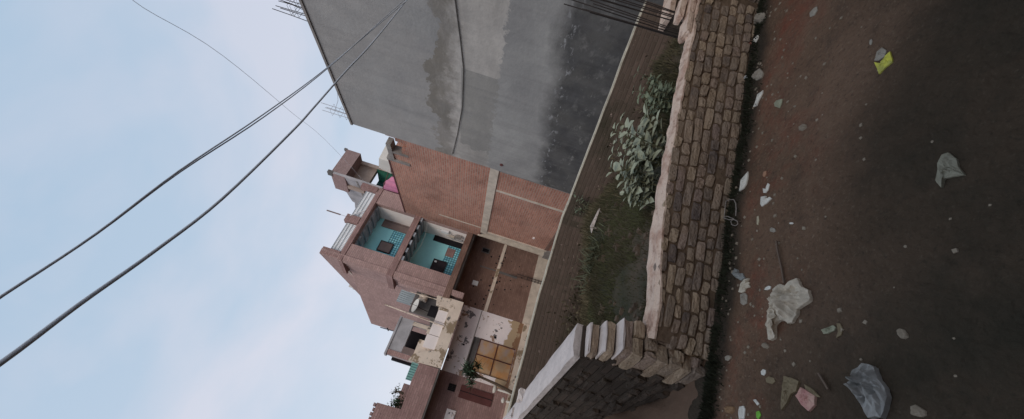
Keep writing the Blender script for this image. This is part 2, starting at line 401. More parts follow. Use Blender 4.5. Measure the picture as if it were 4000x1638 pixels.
GZ = -0.9                                                     # level of the lane by the houses
def sstep(a, b, x):
    x = min(1, max(0, (x-a)/(b-a))); return x*x*(3-2*x)
def dN(x, y): return (x-NW0.x)*(-NWd.y)+(y-NW0.y)*NWd.x       # + beyond the near wall
def dL(x, y): return (x+.60)*.738+(y-2.60)*.675               # + right of the left wall
def plotf(x, y): return sstep(.04, .16, dN(x, y))*sstep(-.06, .06, dL(x, y))
def gh(x, y):
    p = plotf(x, y)
    n = noise.noise(Vector((x*1.3, y*1.3, 0)))*.02+noise.noise(Vector((x*5, y*5, 3)))*.013+noise.noise(Vector((x*16, y*16, 7)))*.004
    far = sstep(7.6, 10.5, math.hypot(x*.8, y))
    low = -.36+.10*noise.noise(Vector((x*.7, y*.7, 9)))+.20*math.exp(-((x+.4)**2/1.0+(y-6.3)**2/.5))
    dF = 7.12-.42*max(0, x)-.25*max(0, -x)-y
    low += .34*sstep(1.3, .1, dF)*max(0, .55+1.3*noise.noise(Vector((x*.9, y*.5, 21)))+.3*noise.noise(Vector((x*4, y*3, 2))))
    z = p*low
    leftup = .30*sstep(2.7, 4.2, y)*(1-p)*sstep(.1, -.2, dL(x, y))
    z += leftup*(1-far)
    z = z*(1-far)+GZ*far if y > 0 else z
    return z+n*(1 if math.hypot(x, y) < 9 else .5)

# ------------------------------------------------------------------ ground
def axis(lo, hi, a, b, fine, farstep=1.35):
    xs = [a]; 
    while xs[-1] < b: xs.append(xs[-1]+fine)
    st = fine
    r = [xs[-1]]
    while r[-1] < hi: st = min(st*farstep, 30); r.append(r[-1]+st)
    st = fine; l = [xs[0]]
    while l[-1] > lo: st = min(st*farstep, 30); l.append(l[-1]-st)
    return l[1:][::-1]+xs+r[1:]
xs = axis(-500, 500, -3.4, 4.2, .035, 1.2); ys = axis(-500, 600, .4, 8.2, .035, 1.2)
vs = [(x, y, gh(x, y)) for y in ys for x in xs]; nx = len(xs)
fs = [(j*nx+i, j*nx+i+1, (j+1)*nx+i+1, (j+1)*nx+i) for j in range(len(ys)-1) for i in range(nx-1)]
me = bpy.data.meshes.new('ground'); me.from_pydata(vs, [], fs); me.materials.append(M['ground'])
for nm, fn in (('darkened', lambda x, y: sstep(-.45, -1.25, dN(x, y)+.16*x+.35*noise.noise(Vector((x*1.1, y*1.1, 6)))) if y > 0 else 1),  # painted shade: darkens the lane nearest the viewer
               ('plot', lambda x, y: plotf(x, y)),
               ('red', lambda x, y: .9*math.exp(-((dN(x, y)+.42)/.33)**2)),
               ('foot_strip', lambda x, y: .85*sstep(-.26, -.12, dN(x, y)+.05*noise.noise(Vector((x*3, y*3, 5))))*(1-plotf(x, y)))):  # darker soil in a strip along the near wall foot
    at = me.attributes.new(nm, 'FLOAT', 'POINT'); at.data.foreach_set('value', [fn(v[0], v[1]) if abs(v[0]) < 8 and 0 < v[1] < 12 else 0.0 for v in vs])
for p in me.polygons: p.use_smooth = True
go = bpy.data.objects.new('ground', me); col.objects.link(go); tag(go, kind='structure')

# ------------------------------------------------------------------ grey plastered building
o = thing('grey_building', FS(8, 0, GZ), 'tall windowless building of patched grey cement plaster with a damp moisture-stained foot', 'building')
m = MB(); m.box(FS, 6.17, 18, -9, .1, GZ, 6.76); m.build('wall', M['plaster'], o)
m = MB(); m.box(FS, 6.15, 18, -.16, .13, 6.76, 6.82); m.build('coping', M['conc_d'], o)
m = MB(); m.tube([FS(14, .13, 3.62)]+[FS(u, .12, z) for u, z in ((11.4,3.55),(10.6,3.45),(9.83,3.37),(8.6,3.38),(7.4,3.50),(6.56,3.62),(6.3,3.66))], .012, 5)
m.build('wall_cable', M['cementd'], o)
m = MB(); m.tube([FS(6.55, .03, 2.18), FS(6.55, .125, 2.18)], .05, 10); m.build('drain_spout', M['redwood'], o)
def rebar_cluster(name, lab, fr, u0, w0, z0, h, n, spread, ties, mt, tilt=.06, r=.012, grp=None):
    root = thing(name, fr(u0, w0, z0), lab, 'rebar', grp)
    tops = []
    for i in range(n):
        a = (i % 2-.5)*spread*(1+.3*rnd.random()); b = (i//2-(n//2-1)/2)*spread*.7
        hh = h*(.75+.35*rnd.random()); tx = tilt*(rnd.random()-.35)*hh*2
        m = MB(); m.tube([fr(u0+a, w0+b, z0), fr(u0+a+tx*.4, w0+b, z0+hh*.5), fr(u0+a+tx, w0+b+tx*.3, z0+hh)], r, 5); m.build('rod', mt, root)
    for z in ties:
        m = MB(); q = spread*.75
        m.tube([fr(u0-q, w0-q, z), fr(u0+q, w0-q, z), fr(u0+q, w0+q, z), fr(u0-q, w0+q, z), fr(u0-q, w0-q, z)], r*.6, 4); m.build('tie', mt, root)
    return root
rebar_cluster('column_rebar', 'pale column rods with ties at the far corner of the grey building roof', FS, 6.36, -.05, 6.82, 1.0, 4, .16, (6.95, 7.15, 7.38), M['steelp'], tilt=.1, r=.008)
rebar_cluster('column_rebar', 'dark tangle of column rods on the grey building roof at the upper photo edge', FS, 9.85, -.05, 6.82, .85, 8, .16, (7.05, 7.16, 7.22), M['steel'], tilt=.2, r=.008)
m = MB(); m.tube([FS(6.4, 0, 7.3), FS(7.0, 0, 7.02), FS(7.75, 0, 6.84)], .006, 4); tag(m.build('stay_wire', M['steelp']), 'thin stay wire sloping down from the pale column rods to the roof coping', 'wire')

# ------------------------------------------------------------------ red brick building (side wall)
o = thing('brick_building', FS(3, 0, GZ), 'bare red brick side wall with pale concrete band, beside the grey building', 'building')
m = MB(); m.box(FS, 0, 4.48, -5, 0, 2.5, 5.97); m.box(FS, 4.48, 6.16, -5, 0, 2.5, 5.2)
m.box(FS, .8, 6.16, -5, 0, GZ, 2.22)
for i, (a, b, z1) in enumerate(((4.62,5.02,5.74),(5.12,5.34,5.42),(5.34,5.6,5.30),(5.75,6.16,5.56),(5.9,6.16,5.86))): m.box(FS, a, b, -.23, -.03 if i < 2 else -.01*i, 5.2, z1)
m.build('wall', M['brick_s'], o)
m = MB(); m.box(FS, 0, 4.47, -.26, .012, 5.94, 6.0); m.build('coping', M['redwood'], o)
m = MB(); m.box(FS, .55, 6.14, -.2, .035, 2.22, 2.5); m.build('concrete_band', M['conc'], o)
m = MB(); m.box(FS, 4.66, 4.78, -.05, .014, GZ, 2.2); m.build('tie_column', M['conc'], o)
m = MB(); m.box(FS, 5.98, 6.14, -.05, .015, GZ, 2.2); m.build('tie_column', M['conc_d'], o)
m = MB(); m.box(FS, .98, 1.06, -.05, .014, 2.52, 4.34); m.build('tie_column', M['conc'], o)
m = MB(); m.box(FS, .82, 4.64, -.05, .025, -.46, -.32); m.build('plinth_beam', M['brick_b'], o)
m = MB(); m.box(FS, 4.48, 4.62, -.25, .02, 5.2, 6.02); m.box(FS, 4.62, 5.5, -.25, .02, 5.74, 5.9); m.box(FS, 5.02, 5.12, -.25, .01, 5.2, 5.74); m.build('window_frame', M['conc_d'], o)
m = MB(); m.box(FS, .70, .82, -.2, .04, GZ+.1, 2.2); m.build('end_post', M['conc'], o)
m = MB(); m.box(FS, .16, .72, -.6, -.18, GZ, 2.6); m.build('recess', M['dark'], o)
m = MB(); m.box(FS, .06, .17, -.2, .03, GZ+.2, 2.6); m.build('drain_pipe', M['conc'], o)
m = MB(); m.box(FS, -.1, .86, -.3, .06, GZ-.1, -.42); m.build('footing', M['conc_d'], o)
m = MB(); m.box(FS, 0, .8, -5, -.62, GZ, 2.5); m.build('inner_wall', M['brick_b'], o)
m = MB(); m.box(FS, 1.62, 1.8, -.02, .02, .28, .36); m.build('cement_dab', M['whitepl'], o)
# water tank on roof
o = thing('water_tank', FS(2.3, -1.1, 5.97), 'off-white water tank on the red brick building roof', 'tank')
m = MB()
m.hexa([FS(1.9,-.7,6.62), FS(2.9,-.7,6.5), FS(2.9,-1.5,6.5), FS(1.9,-1.5,6.62), FS(2.0,-.75,7.14), FS(2.8,-.75,6.98), FS(2.8,-1.45,6.98), FS(2.0,-1.45,7.14)])
m.build('tank_body', M['offwhite'], o)
m = MB(); m.box(FS, 1.85, 2.95, -1.52, -.68, 6.4, 6.5); m.box(FS, 1.95, 2.1, -1.4, -.8, 5.97, 6.4); m.box(FS, 2.7, 2.85, -1.4, -.8, 5.97, 6.4); m.build('stand', M['cementd'], o)

# ------------------------------------------------------------------ balcony house
o = thing('balcony_house', FF(1.2, 0, GZ), 'unfinished brick house with two stacked turquoise balconies', 'house')
UO = (0.0, 2.18, 5.5, 7.32); LO = (0.02, 2.22, 3.06, 5.2)
m = MB(); m.wall(FF, -.78, 2.98, -.23, 0, 3.05, 7.42, [(-.0, 2.18, 5.48, 7.32), (.0, 2.2, 3.05, 5.22)]); m.box(FF, -.78, 2.9, -.22, -.01, 7.5, 7.56)
m.build('front_wall', M['brick_f'], o)
m = MB(); m.box(FF, -.8, 3.0, -1.3, .03, 7.34, 7.5); m.build('roof_slab', M['brick_l'], o)
m = MB(); m.box(FF, -.02, 3.02, -1.3, .04, 5.22, 5.48); m.build('balcony_slab', M['brick_l'], o)
m = MB(); m.box(FF, -.02, 3.16, -1.3, .04, 2.8, 3.06); m.build('balcony_slab', M['brick_b'], o)
m = MB(); m.box(FF, 2.99, 3.16, -.25, .02, 3.06, 4.9); m.build('corner_pier', M['brick_f'], o)
# side wall to the left, and its slab line
C0 = FF(2.98, 0, 0); FD = Frame((C0.x, C0.y), (-.447, .894), (-.894, -.447))
m = MB(); m.prism(FD, [(0.0, 2.3), (11.4, 2.3), (11.4, 8.0), (10.7, 8.28), (0.0, 8.28)], -.23, .0); m.build('side_wall', M['brick_f'], o)
m = MB(); m.box(FD, .02, 3.1, .0, .03, 7.40, 7.46); m.box(FD, 3.1, 11.3, .0, .012, 6.3, 6.36); m.build('slab_edge', M['conc'], o)
m = MB(); m.box(FF, -1.2, 2.7, -9, -1.36, GZ, 7.4); m.build('core', M['brick_f'], o)
# parapet posts and panels
for a, b, z1 in ((.93, 1.27, 8.15), (-.80, -.55, 8.33), (2.66, 2.93, 8.27)):
    m = MB(); m.box(FF, a, b, -.24, .02, 7.56, z1); m.build('parapet_post', M['brick_l'], o)
def panel(u0, u1, z0, z1):
    m = MB(); n = int((u1-u0)/.035)
    pts = [(u0+(u1-u0)*i/n, .012*(1 if i % 2 else -1)-.1) for i in range(n+1)]
    for i in range(n):
        a, b = pts[i], pts[i+1]
        m.face([FF(a[0], a[1], z0), FF(b[0], b[1], z0), FF(b[0], b[1], z1), FF(a[0], a[1], z1)])
        m.face([FF(a[0], a[1]-.01, z1), FF(b[0], b[1]-.01, z1), FF(b[0], b[1]-.01, z0), FF(a[0], a[1]-.01, z0)])
    p = m.build('parapet_panel', M['white'], o)
    m = MB()
    for z in (z0+.02, z0+.17, z0+.31, z1-.02): m.box(FF, u0, u1, -.085, -.075, z-.01, z+.01)
    m.build('rail', M['sheet'], p)
panel(1.28, 2.62, 7.57, 8.02); panel(-.5, .90, 7.57, 8.03)
m = MB(); m.tube([FF(1.0,.02,8.02), FF(.55,.02,7.56)], .025, 5); m.build('brace', M['white'], o)
# balconies
def balcony(z0, z1, door, win, tl, lab):
    m = MB(); m.box(FF, -.6, 2.75, -1.35, -1.2, z0, z1); bw = m.build('back_wall', M['cyan'], o)
    m = MB(); m.box(FF, -.12, .0, -1.2, -.235, z0, z1); m.build('side_partition', M['whitepl'], o)
    m = MB(); m.box(FF, 2.19, 2.3, -1.2, -.235, z0, z1); m.build('side_partition', M['cyan'], o)
    for (a, b, c, d) in tl:
        m = MB(); m.box(FF, a, b, -1.2, -1.185, c, d); m.build('tile_dado', M['tile'], o)
    m = MB(); m.box(FF, door[0], door[1], -1.2, -1.15, z0, door[2]); dd = m.build('door', door[3], o)
    m = MB(); m.box(FF, (door[0]+door[1])/2-.006, (door[0]+door[1])/2+.006, -1.15, -1.145, z0, door[2]-.03); m.build('door_gap', M['dark'], dd)
    m = MB(); m.box(FF, win[0], win[1], -1.2, -1.15, win[2], win[3]); ww = m.build('window', win[4], o)
    m = MB(); m.wall(FF, win[0]-.03, win[1]+.03, -1.2, -1.13, win[2]-.03, win[3]+.03, [(win[0], win[1], win[2], win[3])]); m.build('window_frame', M['ddoor'], ww)
    # joists under the slab above
    n = 6
    for i in range(n):
        u = .12+i*(2.0/(n-1)); m = MB(); m.box(FF, u-.11, u+.08, -1.2, -.26 if z0 > 5 else .0, z1-.10, z1); m.build('joist', M['soffit'], o)
    m = MB(); m.box(FF, 0, 2.18, -1.2, -.24, z1-.05, z1-.002); m.build('ceiling', M['soffit'], o)
balcony(5.48, 7.34, (-.24, .40, 7.02, M['bdoor']), (1.12, 1.58, 6.12, 6.66, M['bdoor']), [(.42, 1.1, 5.48, 6.40), (1.1, 1.75, 5.48, 6.08)], 'up')
balcony(3.06, 5.22, (-.30, .28, 4.56, M['dark']), (1.19, 1.68, 3.58, 4.14, M['ddoor']), [(.30, 1.15, 3.06, 3.78), (1.15, 1.9, 3.06, 3.55)], 'low')
m = MB(); m.box(FF, .42, .85, -1.18, -1.165, 3.4, 3.78); m.build('cupboard', M['brick_l'], o)
m = MB(); m.box(FF, 1.24, 1.32, -1.15, -1.12, 4.0, 4.1); m.build('paper_note', M['white'], o)
m = MB(); m.box(FF, 1.9, 2.05, -1.19, -1.12, 4.62, 4.74); m.build('meter_box', M['redwood'], o)
for i, (u, w_, z, a, b, c, mt) in enumerate(((.03,-.45,3.9,.10,.16,.34,'white'),(.04,-.7,3.62,.08,.12,.2,'conc'),(.05,-.5,3.3,.12,.14,.28,'conc_d'),(.03,-.85,3.25,.06,.12,.5,'cement'))):
    m = MB(); m.box(FF, u, u+a, w_-b/2, w_+b/2, z, z+c); m.tube([FF(u+.05, w_, z+c), FF(u+.05, w_, z+c+.2)], .012, 5); m.build('meter_box', M[mt], o)
m = MB(); m.tube([FF(.0,-.3,4.95), FF(.6,-.35,4.8), FF(1.2,-.35,4.78), FF(2.18,-.4,5.0)], .006, 4); m.build('washing_line', M['offwhite'], o)
# recessed ground floor
m = MB(); m.box(FF, -1.2, 2.82, -1.35, -1.0, GZ-.2, 2.8); m.build('ground_floor_wall', M['brick_b'], o)
m = MB(); m.box(FF, -.9, 2.83, -1.0, -.975, 1.20, 1.34); m.build('concrete_band', M['cream'], o)
m = MB(); m.box(FF, -1.1, 2.84, -1.0, -.93, GZ-.2, -.36); m.build('plinth_beam', M['conc'], o)
m = MB(); m.box(FF, .84, .96, -1.0, -.985, .35, 1.2); m.build('tie_column', M['cementd'], o)
m = MB(); m.box(FF, 1.66, 1.86, -1.0, -.94, 1.93, 2.18); m.build('notice_board', M['white'], o)
m = MB(); m.box(FF, -.02, .16, -1.0, -.98, 1.93, 2.22); v_ = m.build('vent', M['dark'], o)
m = MB(); m.wall(FF, -.06, .2, -1.0, -.97, 1.89, 2.26, [(-.02, .16, 1.93, 2.22)]); m.build('vent_frame', M['cementd'], v_)
m = MB(); m.box(FF, .86, .92, -1.0, -.985, 1.36, 2.1); m.build('groove', M['cementd'], o)
m = MB()
for i in range(46):
    u, z = rnd.uniform(-.3, 2.7), rnd.choice([rnd.uniform(1.38, 1.5), rnd.uniform(1.05, 1.18), rnd.uniform(-.2, 2.2)]); q = rnd.uniform(.015, .035)
    m = MB(); m.box(FF, u-q, u+q, -1.0, -.986, z-q, z+q); m.build('putlog_hole', M['dark'], o)
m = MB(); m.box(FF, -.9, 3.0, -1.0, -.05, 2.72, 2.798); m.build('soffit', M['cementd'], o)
rebar_cluster('column_rebar', 'thin column rods with ties standing against the brown ground floor wall', FF, .86, -.82, GZ, 1.55, 4, .09, (-.75, -.6, -.45, -.3, -.1), M['steel'], tilt=.02, r=.009)
# roof bits
m = MB(); m.tube([FF(1.03, -.1, 8.45), FF(1.03, -.1, 9.06)], .03, 6); m.tube([FF(1.03, -.1, 8.05), FF(1.03, -.1, 8.45)], .008, 4); tag(m.build('antenna_rod', M['bdoor']), 'short thick brown rod standing above the brick post of the balcony house', 'rod')
m = MB(); m.box(FD, 6.0, 6.15, -.2, -.05, 8.28, 8.62); m.box(FD, 6.4, 6.5, -.2, -.05, 8.28, 8.5); tag(m.build('pipe_stub', M['offwhite']), 'two pale pipe stubs on the sloping side wall top of the balcony house', 'pipe')
# pink cloth on a stick
o = thing('hanging_cloth', FF(-1.4, -.7, 6.3), 'pink cloth hanging from a stick between the brick roof and the green tower', 'cloth')
m = MB(); nu, nv = 14, 8; P = {}
for i in range(nu+1):
    for j in range(nv+1):
        u = -2.1+1.15*i/nu; zt = 7.75-.25*(i/nu-.5)**2*4*.6; z = zt-(zt-6.5)*j/nv
        P[i, j] = FF(u, -.7+.05*math.sin(i*1.7)*(.3+j/nv), z-.03*math.sin(i*.9))
for i in range(nu):
    for j in range(nv): m.face([P[i,j], P[i+1,j], P[i+1,j+1], P[i,j+1]])
for i in range(nu):
    for j in range(nv): m.face([p-Vector((0,-.012,0)) for p in (P[i,j+1], P[i+1,j+1], P[i+1,j], P[i,j])])
m.build('cloth', M['pink'], o)
m = MB(); m.tube([FF(-2.3, -.7, 7.85), FF(-.9, -.7, 7.62)], .02, 5); m.tube([FF(-1.3,-.72,6.0), FF(-1.25,-.72,7.75)], .02, 5); m.build('stick', M['bark'], o)

# ------------------------------------------------------------------ tower house behind
o = thing('tower_house', FF(-5, -5, GZ), 'tall narrow stair tower with brick top and dark green recess', 'tower')
m = MB(); m.box(FF, -6.05, -3.97, -6.6, -5, 11.82, 12.72); m.build('brick_head', M['brick_g'], o)
m = MB(); m.box(FF, -6.1, -5.98, -5.2, -4.98, 12.72, 12.9); m.build('parapet_horn', M['cementd'], o)
m = MB(); m.box(FF, -4.15, -3.95, -5.3, -4.97, 12.6, 12.92); m.build('parapet_horn', M['cementd'], o)
GC = FF(-3.97, -5, 0); FG = Frame((GC.x, GC.y), (-.447, .894), (-.894, -.447))
m = MB(); m.prism(FG, [(0, 3), (6, 3), (6, 11.7), (4.6, 12.25), (3.7, 12.05), (3.55, 12.2), (2.3, 12.28), (2.1, 12.55), (1.55, 12.37), (1.0, 12.4), (1.05, 12.78), (0, 12.72)], -.15, 0); m.build('side_wall', M['cement'], o)
m = MB(); m.box(FG, 0, 5.8, 0, .02, 11.0, 11.1); m.build('slab_line', M['conc_d'], o)
m = MB(); m.box(FF, -6.05, -3.99, -6.2, -5.9, 10.72, 11.82); m.build('recess_wall', M['tan'], o)
m = MB(); m.box(FF, -6.05, -5.8, -5.9, -5.7, 9, 11.82); m.build('jamb', M['tan'], o)
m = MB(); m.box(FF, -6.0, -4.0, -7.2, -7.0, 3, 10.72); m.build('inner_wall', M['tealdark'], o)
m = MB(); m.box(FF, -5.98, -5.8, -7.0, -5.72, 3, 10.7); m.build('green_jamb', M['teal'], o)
m = MB(); m.box(FF, -6.0, -3.99, -7.0, -5.0, 8.6, 8.9); m.build('floor_slab', M['conc_d'], o)
m = MB(); m.box(FF, -6.0, -3.99, -7.0, -5.1, GZ, 8.6); m.build('lower_wall', M['cement'], o)
m = MB(); m.tube([FG(1.5, -.1, 12.3), FG(1.5, -.1, 12.9)], .05, 6); m.build('pipe', M['offwhite'], o)

# ------------------------------------------------------------------ white house with cream balcony
o = thing('white_house', FF(4.4, 0, GZ), 'old white house with peeling cream balcony and orange rusty gate below', 'house')
m = MB(); m.prism(FF, [(3.12, 2.2), (5.68, 2.2), (5.74, 3.4), (5.5, 3.3), (5.3, 2.95), (5.17, 2.64), (3.58, 2.64), (3.5, 3.2), (3.2, 3.28), (3.12, 3.2)], -.18, 0.02); m.build('balcony_fascia', M['cream'], o)
m = MB(); m.box(FF, 3.16, 5.66, -1.9, -.18, 2.3, 2.6); m.build('balcony_floor', M['conc_d'], o)
us = [3.58, 3.66, 4.12, 4.66, 5.16]
for i, (a, b) in enumerate(zip(us[1:-1], us[2:])):
    m = MB(); m.box(FF, a+.012, b-.012, -.16, -.03, 2.645, (3.03, 3.05, 3.1)[i]); m.build('parapet_slab', M['whitepl'], o)
m = MB(); m.box(FF, 3.59, 3.665, -.16, .0, 2.645, 3.05); m.build('parapet_post', M['cream'], o)
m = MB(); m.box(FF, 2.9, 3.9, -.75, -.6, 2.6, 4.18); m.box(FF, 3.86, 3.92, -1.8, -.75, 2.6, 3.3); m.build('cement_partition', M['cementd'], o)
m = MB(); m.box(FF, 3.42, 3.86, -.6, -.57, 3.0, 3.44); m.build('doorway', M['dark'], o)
m = MB()
for i in range(12): m.hexa([FF(3.16+i*.042, -.62, 4.2), FF(3.16+(i+1)*.042, -.62, 4.2), FF(3.16+(i+1)*.042, -.66, 4.2), FF(3.16+i*.042, -.66, 4.2), FF(3.16+i*.042, -.60-.02*(i%2), 4.8), FF(3.16+(i+1)*.042, -.62+.02*(i%2), 4.8), FF(3.16+(i+1)*.042, -.66, 4.8), FF(3.16+i*.042, -.66, 4.8)])
m.build('corrugated_screen', M['sheet'], o)
m = MB(); m.wall(FF, 3.86, 5.4, -2.05, -1.8, 2.6, 4.56, [(4.02, 5.0, 3.3, 3.98)]); m.build('upper_wall', M['cement'], o)
m = MB(); m.box(FF, 3.84, 5.44, -2.1, -1.76, 4.54, 4.62); m.build('roof_slab', M['cement'], o)
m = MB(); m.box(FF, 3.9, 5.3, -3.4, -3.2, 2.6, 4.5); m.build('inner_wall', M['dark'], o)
m = MB(); m.box(FF, 3.88, 4.2, -1.8, -1.77, 2.6, 3.35); m.box(FF, 3.9, 4.06, -1.8, -1.76, 3.35, 4.0); m.build('bare_patch', M['cream'], o)
m = MB()
for i in range(7): m.box(FF, 4.96+i*.035, 4.99+i*.035, -1.8, -1.76, 3.36, 4.0)
m.build('shutter', M['bdoor'], o)
m = MB(); m.box(FF, 4.9, 5.68, -1.8, -.18, 2.6, 3.32); m.build('side_parapet', M['cream'], o)
C5 = FF(5.42, -1.8, 0); FE = Frame((C5.x, C5.y), (-.447, .894), (-.894, -.447))
m = MB(); m.prism(FE, [(0, 2.6), (5, 2.6), (5, 4.3), (0, 4.56)], -.2, 0); m.build('side_wall', M['brick_l'], o)
m = MB(); m.wall(FF, 2.83, 5.52, -1.3, -.99, GZ-.2, 2.2, [(3.93, 5.22, -.36, 1.40)]); m.build('ground_floor_wall', M['whited'], o)
m = MB(); m.box(FF, 2.85, 5.5, -.99, -.98, 1.385, 1.42); m.build('paint_line', M['conc_d'], o)
m = MB(); m.box(FF, 3.93, 5.22, -1.25, -1.1, 1.12, 1.40); m.build('lintel', M['cementd'], o)
m = MB(); m.box(FF, 2.84, 5.6, -1.0, -.9, GZ-.2, -.44); m.build('plinth', M['cream'], o)
gate = MB()
for i, (a, b) in enumerate(((3.97, 4.55), (4.58, 5.2))):
    for j, (c, d) in enumerate(((-.34, .36), (.39, 1.1))): 
        P = [FF(a, -1.06, c), FF(b, -1.06, c), FF(b, -1.06, d), FF(a, -1.06, d)]
        n = 6
        for p in range(n):
            for q in range(n):
                def S(x, y): 
                    u = a+(b-a)*x/n; z = c+(d-c)*y/n
                    return FF(u, -1.06+.03*math.sin(math.pi*x/n)*math.sin(math.pi*y/n)+.01*noise.noise(Vector((u*5, z*5, 1))), z)
                gate.face([S(p, q), S(p+1, q), S(p+1, q+1), S(p, q+1)])
g_ = gate.build('gate', M['orange'], o)
m = MB()
for a, b, c, d in ((3.94,3.97,-.36,1.12),(5.2,5.23,-.36,1.12),(3.97,5.2,1.10,1.12),(3.97,5.2,-.37,-.34),(4.55,4.58,-.34,1.10),(3.97,4.55,.36,.39),(4.58,5.2,.36,.39)): m.box(FF, a, b, -1.09, -1.03, c, d)
m.build('gate_frame', M['redwood'], g_)
m = MB(); m.box(FF, 3.0, 5.3, -1.9, -1.36, GZ, 2.2); m.build('core', M['cement'], o)
m = MB(); m.box(FF, 3.7, 3.78, -.99, -.975, .52, .62); m.build('hole', M['dark'], o)
m = MB(); m.box(FF, 4.36, 4.42, -.99, -.975, 1.66, 1.74); m.build('hole', M['dark'], o)
m = MB(); m.tube([FF(4.14, .04, 5.0), FF(4.25, .04, 2.6)], .022, 6); m.tube([FF(3.18, -.5, 4.4), FF(3.31, -.05, 3.2)], .014, 5); tag(m.build('drain_pipe', M['cream']), 'long pale drain pipe standing in front of the cream balcony of the white house', 'pipe')
# dish antenna
o = thing('satellite_dish', FF(3.72, -.55, 3.45), 'pale satellite dish leaning over the dark cement partition of the white house', 'dish antenna')
m = MB(); c0 = FF(3.72, -.3, 3.92); ax = Vector((.25, -.45, .9)).normalized(); a_ = ax.orthogonal().normalized(); b_ = ax.cross(a_)
rings = []
for k in range(6):
    r = .27*k/5; rings.append([c0+ax*(r*r*.9)+(a_*math.cos(t_)+b_*math.sin(t_))*r for t_ in [2*math.pi*j/18 for j in range(18)]])
for k in range(5):
    for j in range(18):
        q = [rings[k][j], rings[k][(j+1)%18], rings[k+1][(j+1)%18], rings[k+1][j]]
        m.face(q); m.face([p-ax*.012 for p in q[::-1]])
m.build('reflector', M['offwhite'], o)
m = MB(); m.tube([c0, FF(3.72, -.45, 3.7), FF(3.72, -.55, 3.45)], .015, 5); m.tube([c0-Vector((0,0,.1)), c0+ax*.3], .008, 4); m.build('mount', M['steel'], o)
m = MB()
for i in range(5): m.tube([FF(3.18+.05*i, -.4, 3.95+.03*math.sin(i*2)), FF(3.2+.05*i, -.36, 3.78), FF(3.16+.06*i, -.42, 3.66)], .05, 6)
tag(m.build('cloth_bundle', M['cream'], smooth=True), 'pale cloth bundle hung beside the satellite dish below the corrugated screen', 'bundle')
m = MB(); m.tube([FF(4.48, -1.9, 4.58), FF(4.5, -1.9, 5.22)], .018, 5); m.tube([FF(4.44, -1.9, 4.95), FF(4.53, -1.9, 4.85)], .03, 5); tag(m.build('roof_rod', M['ddoor']), 'thin dark rod standing on the grey top room of the white house', 'rod')

# ------------------------------------------------------------------ left brick house
o = thing('low_brick_house', FF(7.5, 0, GZ), 'low pinkish brick house with overhanging upper floor at the lower photo edge', 'house')
m = MB(); m.prism(FF, [(5.72, 2.25), (13, 2.25), (13, 3.85), (7.28, 3.82), (7.26, 3.0), (6.3, 3.02), (5.72, 2.98)], -.23, 0); m.build('upper_wall', M['brick_l'], o)
m = MB(); m.box(FF, 6.3, 7.26, -1.6, -1.3, 2.3, 3.38); m.build('rear_parapet', M['brick_l'], o)
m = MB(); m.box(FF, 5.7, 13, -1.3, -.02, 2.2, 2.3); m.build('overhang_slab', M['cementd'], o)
m = MB(); m.box(FF, 5.52, 13, -1.35, -1.0, GZ-.2, 2.24); m.build('ground_floor_wall', M['brick_l'], o)
wd = MB().box(FF, 5.87, 6.12, -1.0, -.98, 1.48, 1.76).build('window', M['dark'], o)
m = MB()
for i in range(5): m.box(FF, 5.885+i*.055, 5.90+i*.055, -.98, -.96, 1.48, 1.76)
m.box(FF, 5.87, 6.12, -.96, -.95, 1.6, 1.62); m.build('grille', M['steel'], wd)
m = MB(); m.box(FF, 5.80, 6.24, -1.0, -.96, .05, 1.30); d_ = m.build('door', M['redwood'], o)
m = MB(); m.box(FF, 6.0, 6.02, -.96, -.95, .05, 1.30); m.build('door_gap', M['dark'], d_)
m = MB(); m.box(FF, 6.7, 7.2, -1.0, -.97, 1.2, 1.55); m.build('white_patch', M['whited'], o)
m = MB(); m.box(FF, 5.55, 9, -1.0, -.9, GZ-.2, -.5); m.build('plinth', M['cream'], o)
m = MB()
for i in range(14): m.hexa([FF(5.76+i*.042, -.02-.03*(i%2), 3.0), FF(5.76+(i+1)*.042, -.05+.03*(i%2), 3.0), FF(5.76+(i+1)*.042, -.08, 3.0), FF(5.76+i*.042, -.08, 3.0), FF(5.76+i*.042, -.02-.03*(i%2), 3.24-.002*i), FF(5.76+(i+1)*.042, -.05+.03*(i%2), 3.24), FF(5.76+(i+1)*.042, -.08, 3.24), FF(5.76+i*.042, -.08, 3.24)])
m.build('roof_sheet', M['sheetg'], o)
m = MB()
for i in range(9):
    u = 7.3+i*.14; m.box(FF, u, u+.1, -.2, -.05, 3.85, 3.88+.05*rnd.random())
m.build('loose_bricks', M['brick_g'], o)

